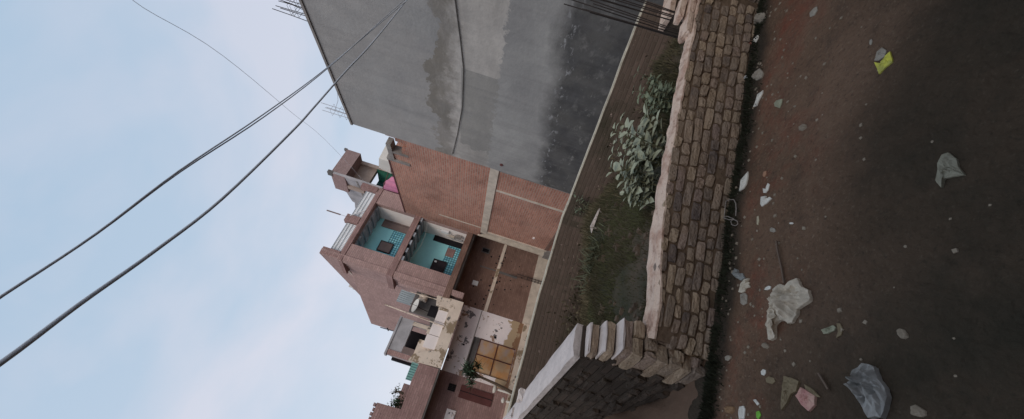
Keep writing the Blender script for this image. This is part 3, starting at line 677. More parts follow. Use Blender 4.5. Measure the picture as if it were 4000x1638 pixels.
def tree(name, base, h, cr, n, LL, WW, trunkm, leafm, label, cat, lean=Vector((0, 0, 0)), spiky=False, group=None, trunk_r=.05, flat=.8):
    o = thing(name, base, label, cat, group)
    top = base+Vector((0, 0, h))+lean; m = MB()
    m.tube([base, base.lerp(top, .5)+Vector((.04, 0, 0)), top], [trunk_r, trunk_r*.8, trunk_r*.5], 6)
    for i in range(7):
        a = rnd.random()*6.28; e = top+Vector((math.cos(a), math.sin(a), .5))*cr*.6; m.tube([base.lerp(top, .75+.2*rnd.random()), e], [trunk_r*.4, trunk_r*.15], 4)
    m.build('trunk', trunkm, o); m = MB()
    cl = [top+Vector((rnd.gauss(0, .45), rnd.gauss(0, .45), rnd.gauss(0, .35)))*cr for _ in range(9)]
    for i in range(n):
        c = rnd.choice(cl)
        if spiky:
            a = rnd.random()*6.28; el = rnd.uniform(-.7, 1.1); d = Vector((math.cos(a)*math.cos(el), math.sin(a)*math.cos(el), math.sin(el)))
            leaf(m, c+Vector((rnd.gauss(0,.1),)*3)*cr, d, LL*rnd.uniform(.6, 1.2), WW, .2)
        else:
            p = c+Vector((rnd.gauss(0,.22), rnd.gauss(0,.22), rnd.gauss(0,.22*flat)))*cr
            d = Vector((rnd.uniform(-1,1), rnd.uniform(-1,1), rnd.uniform(-.6,.6))); leaf(m, p, d, LL*rnd.uniform(.6,1.2), WW)
    m.build('crown', leafm, o); return o
tree('palm_tree', FF(5.86, .25, GZ), 1.85, .36, 300, .32, .05, M['bark'], M['palm'], 'scruffy small palm standing between the orange gate and the dark red door', 'tree', lean=FF(-.3,0,0)-FF(0,0,0)+Vector((0,0,.2)), spiky=True, trunk_r=.07)
tree('roof_shrub', FF(7.1, -.6, 2.9), .35, .34, 420, .09, .045, M['bark'], M['bushleaf'], 'green shrub on the low brick house roof beside its higher wall', 'shrub')
tree('roof_shrub', FF(6.7, -.9, 3.2), .3, .24, 90, .10, .03, M['bark'], M['bushleaf'], 'sparse twiggy shrub on the low brick house roof near the pale green sheet', 'shrub')
for a, lab, u, z, ww in ((0, 'white rounded sack on the ground under the palm', 5.66, .1, .15), (1, 'small white sack low down beside the palm trunk', 5.95, -.3, .09)):
    m = MB(); c = FF(u, -.55, z)
    m.tube([FF(u-ww, -.6, z+.03), FF(u-ww*.7, -.6, z), FF(u, -.6, z-.01), FF(u+ww*.7, -.6, z), FF(u+ww, -.6, z+.02)], [.02, .06, .08, .06, .02], 9)
    m.tube([FF(u, -.6, z-.12), FF(u, -.6, GZ)], .04, 7)
    tag(m.build('sack', M['offwhite'], smooth=True), lab, 'sack')

# ------------------------------------------------------------------ far field wall (low brick, pale capping)
fw = [(3.95, 5.60), (3.23, 5.93), (2.26, 6.33), (1.45, 6.69), (.665, 7.03), (.04, 7.29), (-.71, 7.17), (-1.47, 7.05), (-2.76, 6.5), (-4.4, 5.9), (-6.2, 5.1)]
o = thing('field_wall', (0.7, 7.4, -.5), 'long low dark brick wall with thin pale coping at the back of the weedy plot', 'wall')
m = MB(); cpm = MB()
sm = []
for i in range(len(fw)-1):
    for k in range(6):
        p0 = Vector(fw[max(i-1,0)]); p1 = Vector(fw[i]); p2 = Vector(fw[i+1]); p3 = Vector(fw[min(i+2, len(fw)-1)]); t = k/6
        sm.append(.5*((2*p1)+(p2-p0)*t+(2*p0-5*p1+4*p2-p3)*t*t+(3*p1-p0-3*p2+p3)*t**3))
sm.append(Vector(fw[-1]))
def off(i, d):
    a = sm[max(i-1, 0)]; b = sm[min(i+1, len(sm)-1)]; t = (b-a).normalized(); return sm[i]+Vector((t.y, -t.x))*-d if True else None
for i in range(len(sm)-1):
    # camera side is the offset towards the origin
    a0, a1 = sm[i], sm[i+1]; b0, b1 = off(i, -.11), off(i+1, -.11)
    if b0.length < a0.length: b0, b1 = off(i, .11), off(i+1, .11)
    h0 = .528+.012*noise.noise(Vector((i*.4, 0, 0))); h1 = .528+.012*noise.noise(Vector(((i+1)*.4, 0, 0)))
    m.hexa([(a0.x,a0.y,-.95),(a1.x,a1.y,-.95),(b1.x,b1.y,-.95),(b0.x,b0.y,-.95),(a0.x,a0.y,h0),(a1.x,a1.y,h1),(b1.x,b1.y,h1),(b0.x,b0.y,h0)])
    e0 = a0; e1 = a1; g0 = b0-(a0-b0)*.06; g1 = b1-(a1-b1)*.06
    r0 = .022; cpm.hexa([(e0.x,e0.y,h0),(e1.x,e1.y,h1),(g1.x,g1.y,h1),(g0.x,g0.y,h0),(e0.x,e0.y,h0+r0),(e1.x,e1.y,h1+r0),(g1.x,g1.y,h1+r0),(g0.x,g0.y,h0+r0)])
m.build('wall', M['brick_w'], o); cpm.build('coping', M['capd'], o)
rw = random.Random(77); m = MB()
for i in range(4, len(sm)-8):
    a = sm[i]; b = off(i, -.11); b = b if b.length < a.length else off(i, .11)
    for k in range(60):
        g = noise.noise(Vector((a.x*1.6, 1, 0)))
        z = -.35+abs(rw.gauss(0, .20+.25*max(0, g))); 
        if z > .42: continue
        q = b+(b-a)*rw.uniform(0, .5)+Vector((rw.uniform(-.1, .1), rw.uniform(-.02, .02)))
        d = Vector((rw.uniform(-.6, .6), rw.uniform(-.7, -.1), rw.uniform(-.3, 1)))
        if rw.random() < .5: leaf(m, Vector((q.x, q.y, z)), d, rw.uniform(.04, .11), rw.uniform(.02, .05), .1)
        else: m.face([Vector((q.x, q.y, z)), Vector((q.x+.006, q.y, z)), Vector((q.x, q.y, z))+d.normalized()*rw.uniform(.08, .22)])
tag(m.build('creeping_weeds', M['dryweed']), 'brownish weeds clinging to the face of the far field wall', 'weeds', kind='stuff')

# ------------------------------------------------------------------ near brick wall, laid brick by brick
def nbrick(m, fr, u0, u1, w0, w1, z0, z1, j=.0042, rot=0, top=False):
    # rounded, slightly irregular brick on a 3x3x3 lattice
    cu, cw, cz = (u0+u1)/2, (w0+w1)/2, (z0+z1)/2; hu, hw, hz = (u1-u0)/2, (w1-w0)/2, (z1-z0)/2
    cr = .0045; idx = {}
    jit = lambda: rnd.uniform(-j, j)
    sk = rnd.uniform(-.006, .006)
    for a in (-1, -.6, .6, 1):
        for b in (-1, .0, 1):
            for c in (-1, 0, 1):
                if abs(a) < 1 and b == 0 and c == 0: continue
                k = (abs(a) == 1)+(abs(b) == 1)+(abs(c) == 1)
                sh = (0, 0, cr*.35, cr)[k]
                x = a*hu-(sh if a == 1 else -sh if a == -1 else 0); y = b*hw-(sh if b > 0 else -sh if b < 0 else 0); z = c*hz-(sh if c > 0 else -sh if c < 0 else 0)
                idx[a, b, c] = len(m.v); m.v.append(fr(cu+x+jit(), cw+y+jit()*.9, cz+z+jit()*.7+sk*a))
    A = (-1, -.6, .6, 1); B = (-1, 0, 1)
    cen = fr(cu, cw, cz)
    def q(*k):
        p = [idx[t] for t in k]; v = [m.v[i] for i in p]; n = (v[1]-v[0]).cross(v[2]-v[0])
        if n.dot(sum(v, Vector())/4-cen) < 0: p.reverse()
        m.f.append(p); m.m.append(m.mi)
    for s in (-1, 1):
        for i in range(2):
            for k in range(2): q((s, B[i], B[k]), (s, B[i+1], B[k]), (s, B[i+1], B[k+1]), (s, B[i], B[k+1]))
        for i in range(3):
            for k in range(2):
                q((A[i], s, B[k]), (A[i+1], s, B[k]), (A[i+1], s, B[k+1]), (A[i], s, B[k+1]))
                q((A[i], B[k], s), (A[i+1], B[k], s), (A[i+1], B[k+1], s), (A[i], B[k+1], s))

o = thing('near_brick_wall', FN(1.5, -.1, 0), 'low crumbling brown brick wall with scuffed pinkish top along the muddy lane', 'wall')
NL = 4.6
def ntop(u):
    k = ((-.2,.37),(.25,.385),(.65,.45),(1.13,.495),(1.8,.505),(2.6,.52),(5,.55))
    for (a, b), (c, d) in zip(k, k[1:]):
        if u <= c: return b+(d-b)*(u-a)/(c-a)
    return .55
def nth(u): return .215-.07*sstep(.5, 1.3, u)
def nbot(u): return -.02+.012*u
TH = .24
m = MB(); u = -.02
seg = []
x = -.0
while x < NL: seg.append(x); x += .1
for a in seg:                                            # mud core
    b = a+.1; t0, t1 = ntop(a)-.03, ntop(b)-.03
    wa = lambda q: -.011+.02*noise.noise(Vector((q*1.2, 0, 4)))
    m.hexa([FN(a, wa(a)+.006, -.3), FN(b, wa(b)+.006, -.3), FN(b, -nth(b)+.015, -.5), FN(a, -nth(a)+.015, -.5), FN(a, wa(a), t0), FN(b, wa(b), t1), FN(b, -nth(b)+.015, t1), FN(a, -nth(a)+.015, t0)])
m.build('core', M['mud'], o)
m = MB(); NC = 7; GAP = 3.02                              # a cracked joint in the wall at GAP
for c in range(-1, NC):
    u = -.12 if c % 2 else -.03
    prev = 0
    while u < NL:
        ln = rnd.choice((.10, .115, .11, .21, .15))*rnd.uniform(.9, 1.08)
        if u < GAP < u+ln: ln = GAP-u-.012
        if ln < .05: u = GAP+.02; continue
        um = u+ln/2
        h = (ntop(um)-nbot(um))/NC; z0 = nbot(um)+c*h; z1 = z0+h*rnd.uniform(.80, .88)
        z0 += h*.07
        if u > -.0 or c < 5:
            out_ = rnd.gauss(.002, .0045)+(.02*noise.noise(Vector((um*1.2, 0, 4))))+.006*(NC-c)/NC
            if um > GAP+.02: out_ += .02; 
            if not (rnd.random() < .02): nbrick(m, FN, max(u, -.1), u+ln-.011, -.12, out_, z0, z1)
        u += ln
m.build('brick_face', M['nbrick'], o)
m = MB()                                                  # rough scuffed top
n = int(NL/.045); k = 5; P = {}
for i in range(n+1):
    for j in range(k+1):
        uu = i*NL/n; f = j/k
        ed = 1 if 0 < j < k else 0
        zz = ntop(uu)-.010+(.012*ed)+.014*noise.noise(Vector((uu*7, f*3, 2)))+.008*noise.noise(Vector((uu*22, f*7, 5)))
        ww = -nth(uu)*f+.004+.018*noise.noise(Vector((uu*5, f*2, 8)))+(.008*noise.noise(Vector((uu*25, f, 3))))
        P[i, j] = FN(uu, ww, zz)
for i in range(n):
    for j in range(k): m.face([P[i,j], P[i+1,j], P[i+1,j+1], P[i,j+1]])
    q0, q1 = (.012+.016*abs(noise.noise(Vector((ii*.9, 3, 1)))) for ii in (i, i+1)); m.face([P[i,0]-Vector((0,0,q0)), P[i+1,0]-Vector((0,0,q1)), P[i+1,0], P[i,0]]); m.face([P[i,k], P[i+1,k], P[i+1,k]-Vector((0,0,.03)), P[i,k]-Vector((0,0,.03))])
m.build('wall_top', M['topbrick'], o)
m = MB()                                                  # two raised courses towards the right
for (a, b, w0, w1, z) in ((2.50, 2.72, -.15, -.0, 0), (2.73, 2.95, -.15, -.01, .0), (2.96, 3.18, -.14, -.0, .0), (2.68, 2.90, -.15, -.05, .07)):
    nbrick(m, FN, a, b, w0, w1, ntop(a)+.0+z, ntop(a)+.05+z, j=.006)
m.build('raised_bricks', M['topbrick'], o)

# ------------------------------------------------------------------ left wall with stepped broken end and white coping
o = thing('left_brick_wall', FL(1.5, 0, 0), 'higher dark brick wall with whitish coping and a broken stepped end', 'wall')
LT = .78
m = MB(); m.box(FL, .20, 5.3, -.115, .115, -.5, LT-.04); m.build('wall', M['dbrick'], o)
m = MB(); n = 60; P = {}
for i in range(n+1):
    u = .22+5.1*i/n
    for j, ww in enumerate((-.125, -.06, .06, .125)):
        P[i, j] = FL(u, ww+.006*noise.noise(Vector((u*6, j, 0))), LT+(0 if j in (0, 3) else .012)+.01*noise.noise(Vector((u*4, j, 3))))
    for j, ww in ((4, .125), (5, -.125)): P[i, j] = FL(u, ww, LT-.045)
for i in range(n):
    for j in range(3): m.face([P[i,j], P[i,j+1], P[i+1,j+1], P[i+1,j]])
    m.face([P[i,3], P[i,4], P[i+1,4], P[i+1,3]]); m.face([P[i,5], P[i,0], P[i+1,0], P[i+1,5]])
m.face([P[0,5], P[0,4], P[0,3], P[0,2], P[0,1], P[0,0]])
m.build('coping', M['cap'], o)
m = MB()                                                   # broken end: courses stepping down to the near wall
steps = ((.12, .225, .64, .71), (.03, .2, .555, .63), (-.06, .2, .475, .545))
for a, b, z0, z1 in steps: nbrick(m, FL, a, b, -.11, .112, z0, z1-.012, j=.007)
m.build('broken_step', M['nbrick'], o); m = MB()
for a, b, z0, z1 in steps: nbrick(m, FL, a-.004, b, -.112, .114, z1-.014, z1+.006, j=.006)
m.build('lime_scab', M['cap'], o)
m = MB()
for c in range(-1, 6):
    z0 = .0+c*.08
    for (w0, w1) in (((-.125, -.01), (.0, .125)) if c % 2 else ((-.125, -.06), (-.05, .06), (.07, .125))):
        nbrick(m, FL, -.07-.004*(5-c)+rnd.uniform(-.012,.012), .2, w0+.003, w1+rnd.uniform(-.005, .005), z0, z0+.074, j=.005)
m.build('end_bricks', M['nbrick'], o)
m = MB()                                                   # rough projecting bricks of the dark face
for c in range(9):
    u = .12+(c % 2)*.1
    while u < 3.2:
        ln = rnd.choice((.11, .22)); z0 = .0+c*.082
        if rnd.random() < .8: nbrick(m, FL, u, u+ln-.012, .06, .118+rnd.gauss(.008, .01), z0, z0+.07, j=.009)
        u += ln
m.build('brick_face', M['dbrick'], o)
m = MB(); nbrick(m, FL, 1.9, 1.98, -.14, -.02, LT+.01, LT+.05, j=.02); nbrick(m, FL, 2.32, 2.36, -.05, .05, LT+.01, LT+.03, j=.01); m.build('brick_bit', M['cap'], o)

# ------------------------------------------------------------------ earth bank against the left wall
P = {}; nu_, nv_ = 60, 18; m = MB()
for i in range(nu_+1):
    s = i/nu_*2.6
    top = FL(.05+s, .10, max(-.02, .26*sstep(.3, 2.2, s))+.03*noise.noise(Vector((s*3, 0, 0))))
    foot = Vector((-.50-.62*s*.9, 2.50-.22*s*.9, -.015))
    for j in range(nv_+1):
        f = j/nv_; p = foot.lerp(top, f); p.z += .05*math.sin(math.pi*f)*min(1, s)+.010*noise.noise(Vector((p.x*6, p.y*6, 1)))+.012*sstep(0, .08, f)
        P[i, j] = p
for i in range(nu_):
    for j in range(nv_): m.face([P[i,j], P[i,j+1], P[i+1,j+1], P[i+1,j]])
eb = m.build('earth_bank', M['bank'], smooth=True); tag(eb, kind='structure')

# ------------------------------------------------------------------ stub wall and standing rods at the right
FR = Frame((2.42, 3.95), (.93, .36), (.36, -.93))
o = thing('stub_wall', FR(.8, 0, -.3), 'short pale topped brick stub wall behind the standing rods at the upper photo edge', 'wall')
m = MB(); m.box(FR, 0, 2.6, -.23, 0, -.5, .53); m.build('wall', M['brick_w'], o)
m = MB(); m.box(FR, -.02, 2.6, -.24, .02, .53, .58); m.build('coping', M['topbrick'], o)
for k, (a, lab) in enumerate(((ray(2568, 95), 'dark bundle of thin rods nearer the plants, leaning by the plot wall'), (ray(2590, 42), 'dark bundle of thin rods nearest the upper photo edge, by the stub wall'))):
    X = a[0]*3.75; root = thing('rod_bundle', (X, 3.75, -.36), lab, 'rebar', 'upright rod bundles in the plot')
    for i in range(6):
        dx = rnd.uniform(-.03, .03); dy = rnd.uniform(-.05, .05); m = MB(); h = 1.55+rnd.uniform(-.2, .15)
        m.tube([(X+dx, 3.75+dy, -.4), (X+dx*1.4-.03+.0*i, 3.75+dy*1.3, .6), (X+dx*2.3-.03, 3.75+dy*1.6, h)], .0055, 5); m.build('rod', M['steel'], root)
# heap of broken bricks by the right-hand end
rk = random.Random(3)
for k in range(9):
    u = 3.15+.13*k+rk.uniform(-.03, .03); m = MB(); fr = Frame(tuple(FN(u, rk.uniform(.06, .16), 0).xy), (math.cos(k*1.3), math.sin(k*1.3)), (-math.sin(k*1.3), math.cos(k*1.3)))
    nbrick(m, fr, -.1, .1, -.055, .055, .0, .075, j=.014)
    tag(m.build('loose_brick', M['nbrick']), 'brown brick lying loose at the wall foot near the upper photo edge', 'brick', 'loose bricks at the wall foot')

# ------------------------------------------------------------------ cables overhead
def cable(name, rays, depths, r, mt, label, group=None):
    pts = [Vector((a*d, d, CAMH+t*d)) for (a, t), d in zip(rays, depths)]
    sm_ = []
    for i in range(len(pts)-1):
        for k in range(5):
            p0, p1, p2, p3 = pts[max(i-1,0)], pts[i], pts[i+1], pts[min(i+2,len(pts)-1)]; t = k/5
            sm_.append(.5*((2*p1)+(p2-p0)*t+(2*p0-5*p1+4*p2-p3)*t*t+(3*p1-p0-3*p2+p3)*t**3))
    sm_.append(pts[-1]); rr = [r[0]+(r[1]-r[0])*i/(len(sm_)-1) for i in range(len(sm_))]
    m = MB(); m.tube(sm_, rr, 6); return tag(m.build(name, mt, smooth=True), label, 'cable', group)
A = [(-2.3,2.5),(-1.05,1.36),(-0.787,1.148),(-0.577,.998),(-0.385,.853),(-0.202,.727),(0.021,.607),(.097,.572),(.211,.522),(.301,.479),(.431,.429),(.52,.40)]
cable('power_cable', A, [1.1,1.9,2.2,2.6,3.15,3.7,4.5,4.8,5.3,5.8,6.5,6.8], (.018, .008), M['cable'], 'single thick dark cable that kinks twice, the lower of the overhead lines')
B = [(-2.0,2.5),(-.82,1.36),(-.623,1.201),(-.391,1.014),(-.168,.857),(.037,.694),(.213,.566),(.437,.425),(.52,.37)]
cable('power_cable', B, [1.15,2.0,2.3,2.8,3.4,4.1,5.0,6.4,6.9], (.011, .0045), M['cable'], 'straight dark cable, nearer the zenith of the closely twinned pair', 'twinned overhead cables')
B2 = [(a+.006*math.sin(i*1.1)+.004, t-.008*abs(math.sin(i*.9))) for i, (a, t) in enumerate(B)]
cable('power_cable', B2, [1.17,2.02,2.32,2.82,3.42,4.12,5.02,6.38,6.88], (.010, .0045), M['cable'], 'straight dark cable, just below its twin in the closely twinned pair', 'twinned overhead cables')
Cc = [(.42,2.0),(.25,1.18),(.209,1.075),(.153,.84),(.068,.628),(.003,.477),(-.1,.30)]
cable('thin_line', Cc, [1.9,3,3.4,5.0,8.5,15,30], (.0014,.005), M['cablep'], 'faint pale line crossing the sky above the stair tower')

# ------------------------------------------------------------------ vegetation
def scatter(name, mt, n, area, hmin, hmax, wd, label, seed, bend=.5, cat='grass'):
    rg = random.Random(seed); m = MB(); k = 0
    while k < n:
        x, y, s = area(rg)
        if x is None: continue
        z = gh(x, y); h = rg.uniform(hmin, hmax)*s; a = rg.random()*6.28; b = rg.random()*6.28
        wv = Vector((math.cos(a), math.sin(a), 0))*wd*rg.uniform(.6, 1.3); bd = Vector((math.cos(b), math.sin(b), 0))*h*bend*rg.random()
        p = Vector((x, y, z-.01)); q = p+Vector((0, 0, h*.6))+bd*.4; e = p+Vector((0, 0, h))+bd
        m.face([p-wv, p+wv, q+wv*.7, q-wv*.7]); m.face([q-wv*.7, q+wv*.7, e]); k += 1
    ob = m.build(name, mt); tag(ob, label, cat, kind='stuff'); return ob
def plotarea(rg):
    x = rg.uniform(-3.2, 3.6); y = rg.uniform(3.0, 7.2)
    if y > 7.25-.42*max(0, x)-.25*max(0, -x): return None, 0, 0
    if plotf(x, y) < .9 or dL(x, y) < .15 or dN(x, y) < .2: return None, 0, 0
    c = noise.noise(Vector((x*1.1, y*1.1, 2)))
    if c < .0 and rg.random() < .85: return None, 0, 0
    return x, y, .6+c+.3
scatter('grass', M['grass'], 42000, plotarea, .03, .09, .006, 'dark rank grass filling the plot behind the near brick wall', 1)
def footarea(rg):
    u = rg.uniform(-.5, 4.2); d = abs(rg.gauss(0, .05)); p = FN(u, .03+d, 0)
    if noise.noise(Vector((u*2.2, 0, 4))) < -.25 and rg.random() < .6: return None, 0, 0
    return p.x, p.y, 1.0-2*d
scatter('weeds', M['weed'], 7000, footarea, .015, .05, .005, 'low blackish weeds along the foot of the near brick wall', 2)
def bankarea(rg):
    s = rg.uniform(0, 1.4); d = abs(rg.gauss(0, .05)); return -.50-.56*s, 2.46-.2*s-d, 1
scatter('weeds', M['weed'], 2500, bankarea, .015, .05, .005, 'low dark weeds along the foot of the bare earth bank', 3)

def leafy(x, y, h, spr, nst, lab, lf, seed, LL=.12, grp='leafy plants in the plot'):
    h *= .82
    rg = random.Random(seed); z = gh(x, y)-.02
    o = thing('leafy_plant', (x, y, z), lab, 'plant', grp); st = MB(); lv = MB()
    for s in range(nst):
        a = rg.random()*6.28; e = Vector((x+math.cos(a)*spr*rg.uniform(.3, 1), y+math.sin(a)*spr*.7*rg.uniform(.3, 1), z+h*rg.uniform(.65, 1.05)))
        b = Vector((x+rg.uniform(-.08,.08), y+rg.uniform(-.08,.08), z)); mid = b.lerp(e, .5)+Vector((0, 0, .08))
        st.tube([b, mid, e], [.009, .007, .004], 4)
        for k in range(5):
            f = .35+.65*k/4; p = (b.lerp(mid, f*2) if f < .5 else mid.lerp(e, f*2-1)); th = a+k*1.6+rg.uniform(-.3, .3)
            for q in (0, math.pi):
                d = Vector((math.cos(th+q), math.sin(th+q), rg.uniform(-.1, .7)))
                L_ = LL*rg.uniform(.55, 1.15); leaf(lv, p, d, L_, L_*.62, .15)
    st.build('stem', M['stem'], o); lv.build('leaves', lf, o)
leafy(1.2, 4.75, .98, .46, 12, 'largest pale leafed plant, tallest in the middle of the plot', M['leaf'], 11, .19)
leafy(.88, 4.95, .80, .22, 7, 'pale leafed plant on the farther side of the tallest one from the rods', M['leaf'], 12, .17)
leafy(.66, 5.0, .62, .12, 4, 'small bright plant standing apart at the open grassy end of the plot', M['leaf'], 13, .13)
leafy(1.4, 5.5, .95, .28, 7, 'pale leafed plant close to the far field wall behind the tallest one', M['leaf'], 14, .15)
leafy(1.95, 4.95, .85, .30, 10, 'duller small leafed plant nearer the standing rods, the lower of two', M['leaf2'], 15, .13)
leafy(2.2, 5.3, .95, .25, 8, 'duller small leafed plant nearest the far wall bend, the taller of two', M['leaf2'], 16, .12)
leafy(.45, 6.9, .55, .2, 4, 'small faint plant against the foot of the far field wall', M['leaf2'], 17, .08)
m = MB(); rg = random.Random(5)
ct = Vector((-.35, 6.4, gh(-.35, 6.4)))
for i in range(220):
    a = rg.random()*6.28; el = rg.uniform(.1, 1.0); leaf(m, ct+Vector((rg.gauss(0,.25), rg.gauss(0,.15), 0)), Vector((math.cos(a)*math.cos(el), math.sin(a)*math.cos(el), math.sin(el))), rg.uniform(.12, .30), .014, .1)
tag(m.build('grass_tuft', M['weedg']), 'large greyish grass tuft in the middle of the back part of the plot', 'grass tuft')
def wallfoot(rg):
    i = rg.randrange(6, 52); p = sm[i]; x = p.x+rg.uniform(-.08, .08); y = p.y-abs(rg.gauss(.05, .3))-.14
    return x, y, rg.uniform(.5, 1.2)
scatter('dry_weeds', M['dryweed'], 9000, wallfoot, .04, .20, .006, 'brown and grey straggling weeds in front of the far field wall', 6)
rg = random.Random(31); m = MB()
for k in range(420):
    x = rg.uniform(-2.6, 3.2); y = rg.uniform(4.2, 7.1)
    if plotf(x, y) < .9 or dL(x, y) < .15: continue
    if noise.noise(Vector((x*1.4, y*1.4, 12))) < -.05: continue
    q = rg.uniform(.02, .07); z = gh(x, y); fr = Frame((x, y), (math.cos(k), math.sin(k)), (-math.sin(k), math.cos(k)))
    m.hexa([fr(-q, -q*.6, z-.02), fr(q, -q*.7, z-.02), fr(q, q*.6, z-.02), fr(-q, q*.5, z-.02), fr(-q*.8, -q*.5, z+q*.6), fr(q*.8, -q*.5, z+q*.8), fr(q*.7, q*.5, z+q*.6), fr(-q*.7, q*.4, z+q*.5)])
tag(m.build('rubble', M['rub']), 'broken brick and stone rubble strewn through the weedy plot', 'rubble', kind='stuff')
# pale broken board in the plot
a0 = ray(2343, 814); a1 = ray(2309, 910); Yb = 6.5
p0 = Vector((a0[0]*Yb, Yb, CAMH+a0[1]*Yb)); p1 = Vector((a1[0]*Yb, Yb, CAMH+a1[1]*Yb)); m = MB()
m.hexa([p0+Vector((0,0,-.01)), p0+Vector((0,.03,-.01)), p1+Vector((0,.03,-.01)), p1+Vector((0,0,-.01)), p0+Vector((-.03,0,.012)), p0+Vector((-.03,.03,.012)), p1+Vector((.10,.03,.045)), p1+Vector((.10,0,.045))])
m.tube([p1+Vector((.1,.02,0)), p1+Vector((.1,.1,-.45))], .02, 5); m.tube([p0+Vector((-.05,.02,0)), p0+Vector((-.05,.1,-.45))], .02, 5)
tag(m.build('broken_board', M['cap']), 'pale pointed broken board propped up before the far field wall', 'board')

# ------------------------------------------------------------------ litter on the lane
def outline(pts, name, mt, label, cat='litter', crum=.012, lift=.012, th=.003, grp='litter on the muddy lane', sub=3, seed=1, amp=1):
    """crumpled sheet lying on the ground, outline given as photo pixels on the ground plane"""
    g = [gpt(*p) for p in pts]; n = len(g); c = sum(g, Vector())/n
    K = 14 if len(pts) > 12 else 7; m = MB(); V = {}
    pr = []
    for i in range(n):
        for k in range(sub):
            p = g[i].lerp(g[(i+1) % n], k/sub); pr.append(p)
    N_ = len(pr)
    def Z(p, f): 
        sz = max((q-c).length for q in g)
        nn = noise.noise(Vector((p.x/sz*2.2+seed, p.y/sz*2.2, seed)))*1.0+(1-abs(noise.noise(Vector((p.x/sz*3.5, p.y/sz*3.5+seed, 2))))*2.2)*.8+(.5-abs(noise.noise(Vector((p.x/sz*9, p.y/sz*5+seed, 6)))))*1.3-.3
        if name == 'stone': return gh(p.x, p.y)-.004+min(.03, sz*.5)*math.sqrt(max(0, 1-f*f))*(1+.25*nn)
        flat = min(1, sz/.09)**1.5
        return gh(p.x, p.y)+.003+flat*(lift*.5+crum*amp*(.45+nn*.8)*(1.1-f*f))
    for k in range(K+1):
        f = k/K
        for i in range(N_):
            p = c.lerp(pr[i], f*(1+(.05*noise.noise(Vector((i*.7, seed, f*3))) if f == 1 else 0))); V[k, i] = Vector((p.x, p.y, Z(p, f)))
    for k in range(K):
        for i in range(N_):
            j = (i+1) % N_
            if k == 0: m.face([V[0,0], V[1,i], V[1,j]])
            else: m.face([V[k,i], V[k+1,i], V[k+1,j], V[k,j]])
    for i in range(N_):
        j = (i+1) % N_; dn = Vector((0, 0, -.02)); m.face([V[K,i], V[K,i]+dn, V[K,j]+dn, V[K,j]])
    return tag(m.build(name, mt, origin=(c.x, c.y, gh(c.x, c.y))), label, cat, grp)
def quadpx(cx, cy, a, b, ang, n=6, seed=0):
    r_ = random.Random(seed); o_ = []
    for i in range(n):
        t = 2*math.pi*i/n; rr = r_.uniform(.8, 1.15); x, y = a*math.cos(t)*rr, b*math.sin(t)*rr
        o_.append((cx+x*math.cos(ang)-y*math.sin(ang), cy+x*math.sin(ang)+y*math.cos(ang)))
    return o_
PW = cmat('white paper', (212,208,198)); PG = cmat('grey plastic film', (152,144,132), rough=.4); PB = cmat('beige card', (126,112,88)); PGr = cmat('greenish film', (150,150,128), rough=.4)
STN = cmat('pale stone', (142,130,114), rough=.95, vs=8)
outline([(2929,673),(2900,707),(2895,750),(2912,738),(2921,722),(2926,700)], 'paper_scrap', PW, 'white folded paper in a long diamond shape close to the wall foot', seed=1)
outline([(2880,316),(2922,297),(2928,306),(2884,326)], 'paper_strip', cmat('bright strip', (205,210,212)), 'bright white narrow strip in the dark weeds of the wall foot', seed=2)
outline([(2941,303),(2950,285),(2968,268),(2982,285),(2975,305),(2955,316)], 'plastic_scrap', PG, 'grey crumpled film just off the weeds beside the bright strip', seed=3, crum=.02)
outline([(2977,352),(2956,368),(2940,418),(2955,412),(2962,395),(2976,365)], 'paper_strip', PW, 'long curved pale strip beside the plastic piece near the weeds', seed=4)
outline([(3019,403),(3028,392),(3053,386),(3050,402),(3042,422),(3022,415)], 'plastic_scrap', PGr, 'pale greenish film piece lying alone on bare mud', seed=5)
outline(quadpx(3134,497,22,12,-.7,seed=1), 'stone', STN, 'beige oval stone on the bare mud', 'stone', seed=6, crum=.03, lift=.02)
outline([(2870,388),(2893,386),(2896,418),(2878,420)], 'wrapper', cmat('orange wrapper', (190,150,90)), 'small orange yellow wrapper caught at the brick wall foot', seed=7)
outline([(3468,222),(3489,205),(3497,247),(3470,268),(3446,294),(3436,272),(3425,247),(3440,262),(3455,250)], 'wrapper', cmat('yellow wrapper', (205,200,74), vs=20, dark=(150,150,90)), 'bright yellow torn wrapper on the dark mud', seed=8, crum=.015)
outline([(3425,240),(3432,205),(3452,188),(3472,200),(3466,222),(3440,240)], 'plastic_scrap', PG, 'grey film touching the yellow wrapper', seed=9, crum=.02)
outline(quadpx(3178,45,26,12,-1.0,seed=3), 'plastic_scrap', PG, 'grey scrap near the upper photo edge, out on the mud', seed=10, crum=.02)
outline(quadpx(3404,166,14,6,-1.3,seed=4), 'paper_scrap', PG, 'tiny grey scrap beyond the yellow wrapper', seed=11)
outline([(3655,705),(3662,640),(3680,605),(3706,597),(3735,620),(3742,650),(3770,684),(3720,692),(3690,700),(3680,735)], 'cloth_rag', cmat('dusty rag', (136,132,116)), 'dim greyish rag in the darkest part of the mud', 'rag', seed=12, crum=.02)
outline(quadpx(3643,554,9,6,-.9,seed=5), 'stone', STN, 'tiny pale stone beside the dim greyish rag', 'stone', seed=13)
outline([(2986,755),(2984,738),(2992,748),(3004,718),(3011,722),(3003,745),(2994,756)], 'paper_scrap', PW, 'small V shaped white scrap', seed=14)
outline([(2978,771),(2999,768),(2998,783),(3011,771),(3017,777),(3000,797),(2984,810),(2978,800)], 'paper_scrap', PW, 'torn white paper with a notch, below the small V shaped scrap', seed=15)
outline([(2960,848),(2968,845),(2969,862),(2964,880),(2959,878)], 'paper_strip', cmat('cream strip', (180,170,145)), 'short cream stick-like strip on the reddish mud', seed=16)
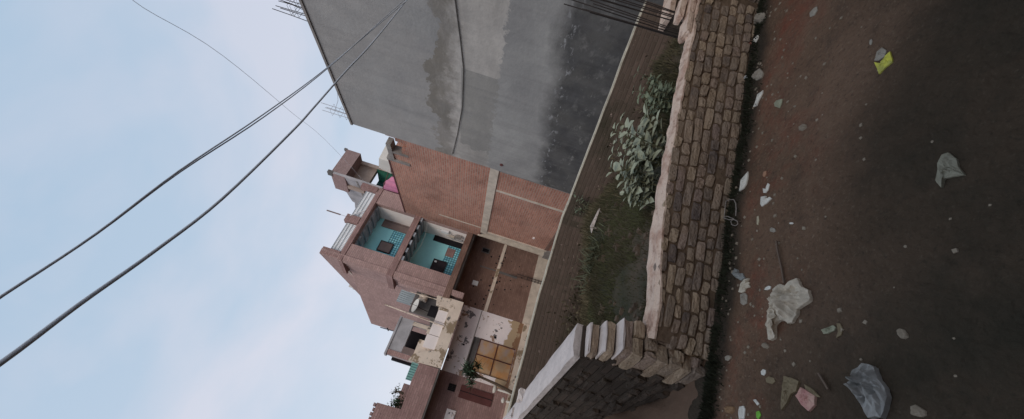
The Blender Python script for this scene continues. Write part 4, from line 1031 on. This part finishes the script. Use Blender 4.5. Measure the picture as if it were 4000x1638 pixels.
outline(quadpx(3098,875,9,4,.0,seed=6), 'paper_scrap', PW, 'tiny white scrap alone on the reddish mud', seed=17)
outline(quadpx(3021,900,14,10,.4,seed=7), 'plastic_scrap', PG, 'grey crumpled bit near the end of the stick', seed=18, crum=.02)
outline([(2862,1070),(2872,1050),(2885,1055),(2888,1072),(2905,1070),(2915,1088),(2898,1098),(2880,1088)], 'plastic_scrap', cmat('bluish film', (140,142,140), rough=.35), 'bluish crumpled film in the weeds touching the torn white paper', seed=19, crum=.025)
outline([(2931,1089),(2912,1092),(2893,1112),(2888,1142),(2900,1146),(2912,1138),(2914,1128),(2934,1122),(2928,1112),(2932,1104),(2922,1105)], 'paper_scrap', cmat('torn white paper', (196,186,168)), 'torn white leaf-shaped paper beside the bluish film', seed=20, crum=.02)
outline([(2894,1150),(2912,1145),(2922,1155),(2920,1185),(2908,1195),(2897,1186)], 'plastic_cup', PG, 'grey flattened cup below the torn white paper', seed=21, crum=.025)
outline(quadpx(3008,1128,16,8,-.4,seed=8), 'paper_scrap', PW, 'small white scrap between the torn paper and the big cloth', seed=22)
CP = [(860,240),(880,310),(960,360),(985,460),(920,510),(850,550),(850,590),(800,690),(760,705),(720,670),(670,680),(630,720),(625,850),(575,875),(545,862),(555,640),(570,560),(600,500),(590,440),(630,430),(622,360),(660,320),(700,303),(740,322),(790,270)]
outline([(2800+x*.3791, 1000+y*.3791) for x, y in CP], 'crumpled_cloth', cmat('dirty white cloth', (190,178,160), vs=22, var=.3), 'large crumpled dirty white cloth lying on the mud', 'cloth', seed=23, crum=.035, lift=.02, amp=1.3, sub=4)
outline([(3212,1290),(3240,1280),(3258,1272),(3268,1280),(3262,1292),(3240,1305),(3222,1306)], 'plastic_scrap', PGr, 'pale greenish crumple next to the brown ring', seed=24, crum=.03)
outline([(3270,1264),(3284,1265),(3293,1285),(3288,1310),(3272,1322),(3276,1300)], 'plastic_scrap', PB, 'brownish curved scrap around the pale greenish crumple', seed=25)
outline([(3064,1470),(3096,1478),(3128,1492),(3118,1530),(3100,1540),(3085,1575),(3064,1607),(3058,1560),(3062,1515)], 'cardboard', PB, 'torn beige cardboard beside the pink packet', seed=26, crum=.015)
outline([(3136,1516),(3160,1530),(3192,1550),(3190,1585),(3170,1611),(3142,1585),(3118,1550)], 'packet', cmat('pink packet', (196,164,146), dark=(172,112,112), vs=9), 'flattened pink and cream packet overlapping the beige cardboard', 'packet', seed=27, crum=.02, lift=.03)
outline([(3145,1502),(3175,1520),(3208,1553),(3190,1552),(3150,1522)], 'cardboard', PB, 'narrow beige flap along the side of the pink packet', seed=28)
outline([(3391,1427),(3420,1432),(3438,1443),(3455,1490),(3484,1525),(3496,1560),(3470,1640),(3420,1640),(3391,1594),(3360,1550),(3347,1499),(3365,1450)], 'plastic_bag', cmat('blue grey bag', (146,144,140), rough=.35, vs=18, var=.25), 'blue grey crumpled plastic bag near the lower photo edge', 'bag', seed=29, crum=.04, lift=.03, amp=1.2)
outline(quadpx(3597,1612,44,24,.4,n=9,seed=9), 'stone', STN, 'large brownish stone cut by the lower photo edge', 'stone', seed=30, crum=.03, lift=.03)
outline(quadpx(3534,1308,30,20,.5,n=8,seed=10), 'stone', STN, 'dusty rounded stone alone beyond the blue grey bag', 'stone', seed=31, crum=.03, lift=.02)
outline([(2885,1588),(2905,1586),(2912,1600),(2908,1636),(2886,1636),(2883,1610)], 'paper_scrap', PW, 'upright oblong white scrap near the lower photo edge', seed=32, crum=.02)
outline([(2955,1610),(2968,1606),(2976,1622),(2966,1640),(2957,1632)], 'wrapper', cmat('green wrapper', (120,180,70)), 'small bright green wrapper at the lower photo edge', seed=33)
outline([(2940,1562),(2950,1560),(2966,1578),(2958,1584)], 'paper_strip', PW, 'white sliver just beyond the bright green wrapper', seed=34)
outline(quadpx(3740,1471,14,9,.2,seed=11), 'stone', STN, 'small stone far out in the dark mud towards the lower right', 'stone', seed=35)
outline(quadpx(3537,963,12,9,.2,seed=12), 'stone', STN, 'small pale stone in the dark mud beyond the stick', 'stone', seed=36)
outline(quadpx(2968,70,30,16,-.8,seed=13), 'plastic_scrap', PG, 'crumpled grey film by the wall near the upper photo edge', seed=37, crum=.03)
outline(quadpx(2918,172,28,14,-.7,seed=14), 'packet', cmat('red cream packet', (165,130,110), dark=(150,90,85), vs=9), 'reddish cream packet in the weeds at the upper part of the wall foot', 'packet', seed=38, crum=.02)
outline(quadpx(2956,155,20,9,-.9,seed=15), 'paper_scrap', PW, 'pale scrap resting against the reddish cream packet', seed=39)
outline(quadpx(2988,680,9,14,.3,n=5,seed=16), 'leaf_litter', cmat('dry leaf', (170,130,105)), 'single dry orange brown leaf near the folded paper', seed=40)
outline(quadpx(3008,1485,20,13,.3,n=6,seed=17), 'cardboard', PB, 'small olive card piece beside the torn cardboard', seed=41)
outline(quadpx(2982,1455,10,13,.3,n=6,seed=18), 'paper_scrap', PW, 'small creamy lump beside the olive card piece', seed=42, crum=.02)
outline(quadpx(2987,1350,16,12,.3,n=7,seed=19), 'stone', STN, 'dusty stone between the big cloth and the cardboard', 'stone', seed=43, crum=.02)
outline(quadpx(2841,1398,10,12,.3,n=6,seed=20), 'plastic_scrap', PG, 'glinting film bit in the dark weeds by the earth bank', seed=44)
outline(quadpx(2850,1600,22,18,.3,n=6,seed=21), 'stone', cmat('brown stone', (140,112,84)), 'brown stone in the weeds at the lower photo edge', 'stone', seed=45, crum=.03)
# small bits that nobody could count
rg = random.Random(21); m = MB()
for k in range(300):
    if rg.random() < .75:
        p = FN(rg.uniform(-1.2, 3.6), abs(rg.gauss(.18, .22)), 0)
    else: p = Vector((rg.uniform(-1.2, 2.0), rg.uniform(1.2, 2.6), 0))
    if dN(p.x, p.y) > -.05: continue
    s = rg.uniform(.003, .011); z = gh(p.x, p.y); fr = Frame((p.x, p.y), (math.cos(k), math.sin(k)), (-math.sin(k), math.cos(k)))
    m.hexa([fr(-s, -s*.7, z-.003), fr(s, -s, z-.003), fr(s, s, z-.003), fr(-s, s, z-.003), fr(-s*.8, -s*.7, z+s*.5), fr(s*.8, -s*.8, z+s*.6), fr(s*.7, s*.8, z+s*.5), fr(-s*.7, s*.7, z+s*.4)])
tag(m.build('gravel', STN), 'tiny stones and crumbs scattered over the muddy lane', 'gravel', kind='stuff')
# stick and wire
def onground(p, h=.012): g = gpt(*p); g.z = gh(g.x, g.y)+h; return g
m = MB(); m.tube([onground((3043,946)), onground((3052,985), .018), onground((3066,1050)), onground((3079,1112), .016)], .006, 5); tag(m.build('stick', cmat('dry stick', (108,92,80))), 'thin dry stick ending at the big crumpled cloth', 'stick', 'sticks on the mud')
m = MB(); m.tube([onground((3208,1462)), onground((3222,1490)), onground((3243,1525))], .006, 5); tag(m.build('stick', cmat('dry stick', (108,92,80))), 'short dry stick beyond the pink packet', 'stick', 'sticks on the mud')
m = MB(); m.tube([onground(p, .03) for p in ((2852,855),(2853,820),(2856,793),(2870,787),(2888,787),(2895,802),(2897,825),(2893,850))], .0028, 5)
m.tube([onground(p, .03) for p in ((2845,858),(2870,866),(2885,864),(2898,870),(2900,882),(2892,889),(2880,885),(2876,872),(2886,862),(2865,853),(2850,856))], .0028, 5)
tag(m.build('wire_loop', cmat('bare wire', (150,142,136))), 'bent pale wire loop at the wall foot', 'wire')

# ------------------------------------------------------------------ unseen house behind the viewer, added to shade the lane
FB = Frame((0, -1.9), (1, .0), (0, 1))
o = thing('added_shade_house', (0, -3, 0), 'unseen brick house added behind the viewer to shade the lane', 'house')
m = MB(); m.wall(FB, -9, 9, -.3, 0, -.1, 3.9, [(-4, -3, 0, 2.1), (2.5, 3.6, 1, 2.2), (-1.5, -.4, 1.2, 2.4)]); m.box(FB, -9, 9, -7, -.5, -.1, 3.8); m.build('wall', M['brick_b'], o)

for ob in bpy.data.objects:
    if 'org' in ob: del ob['org']
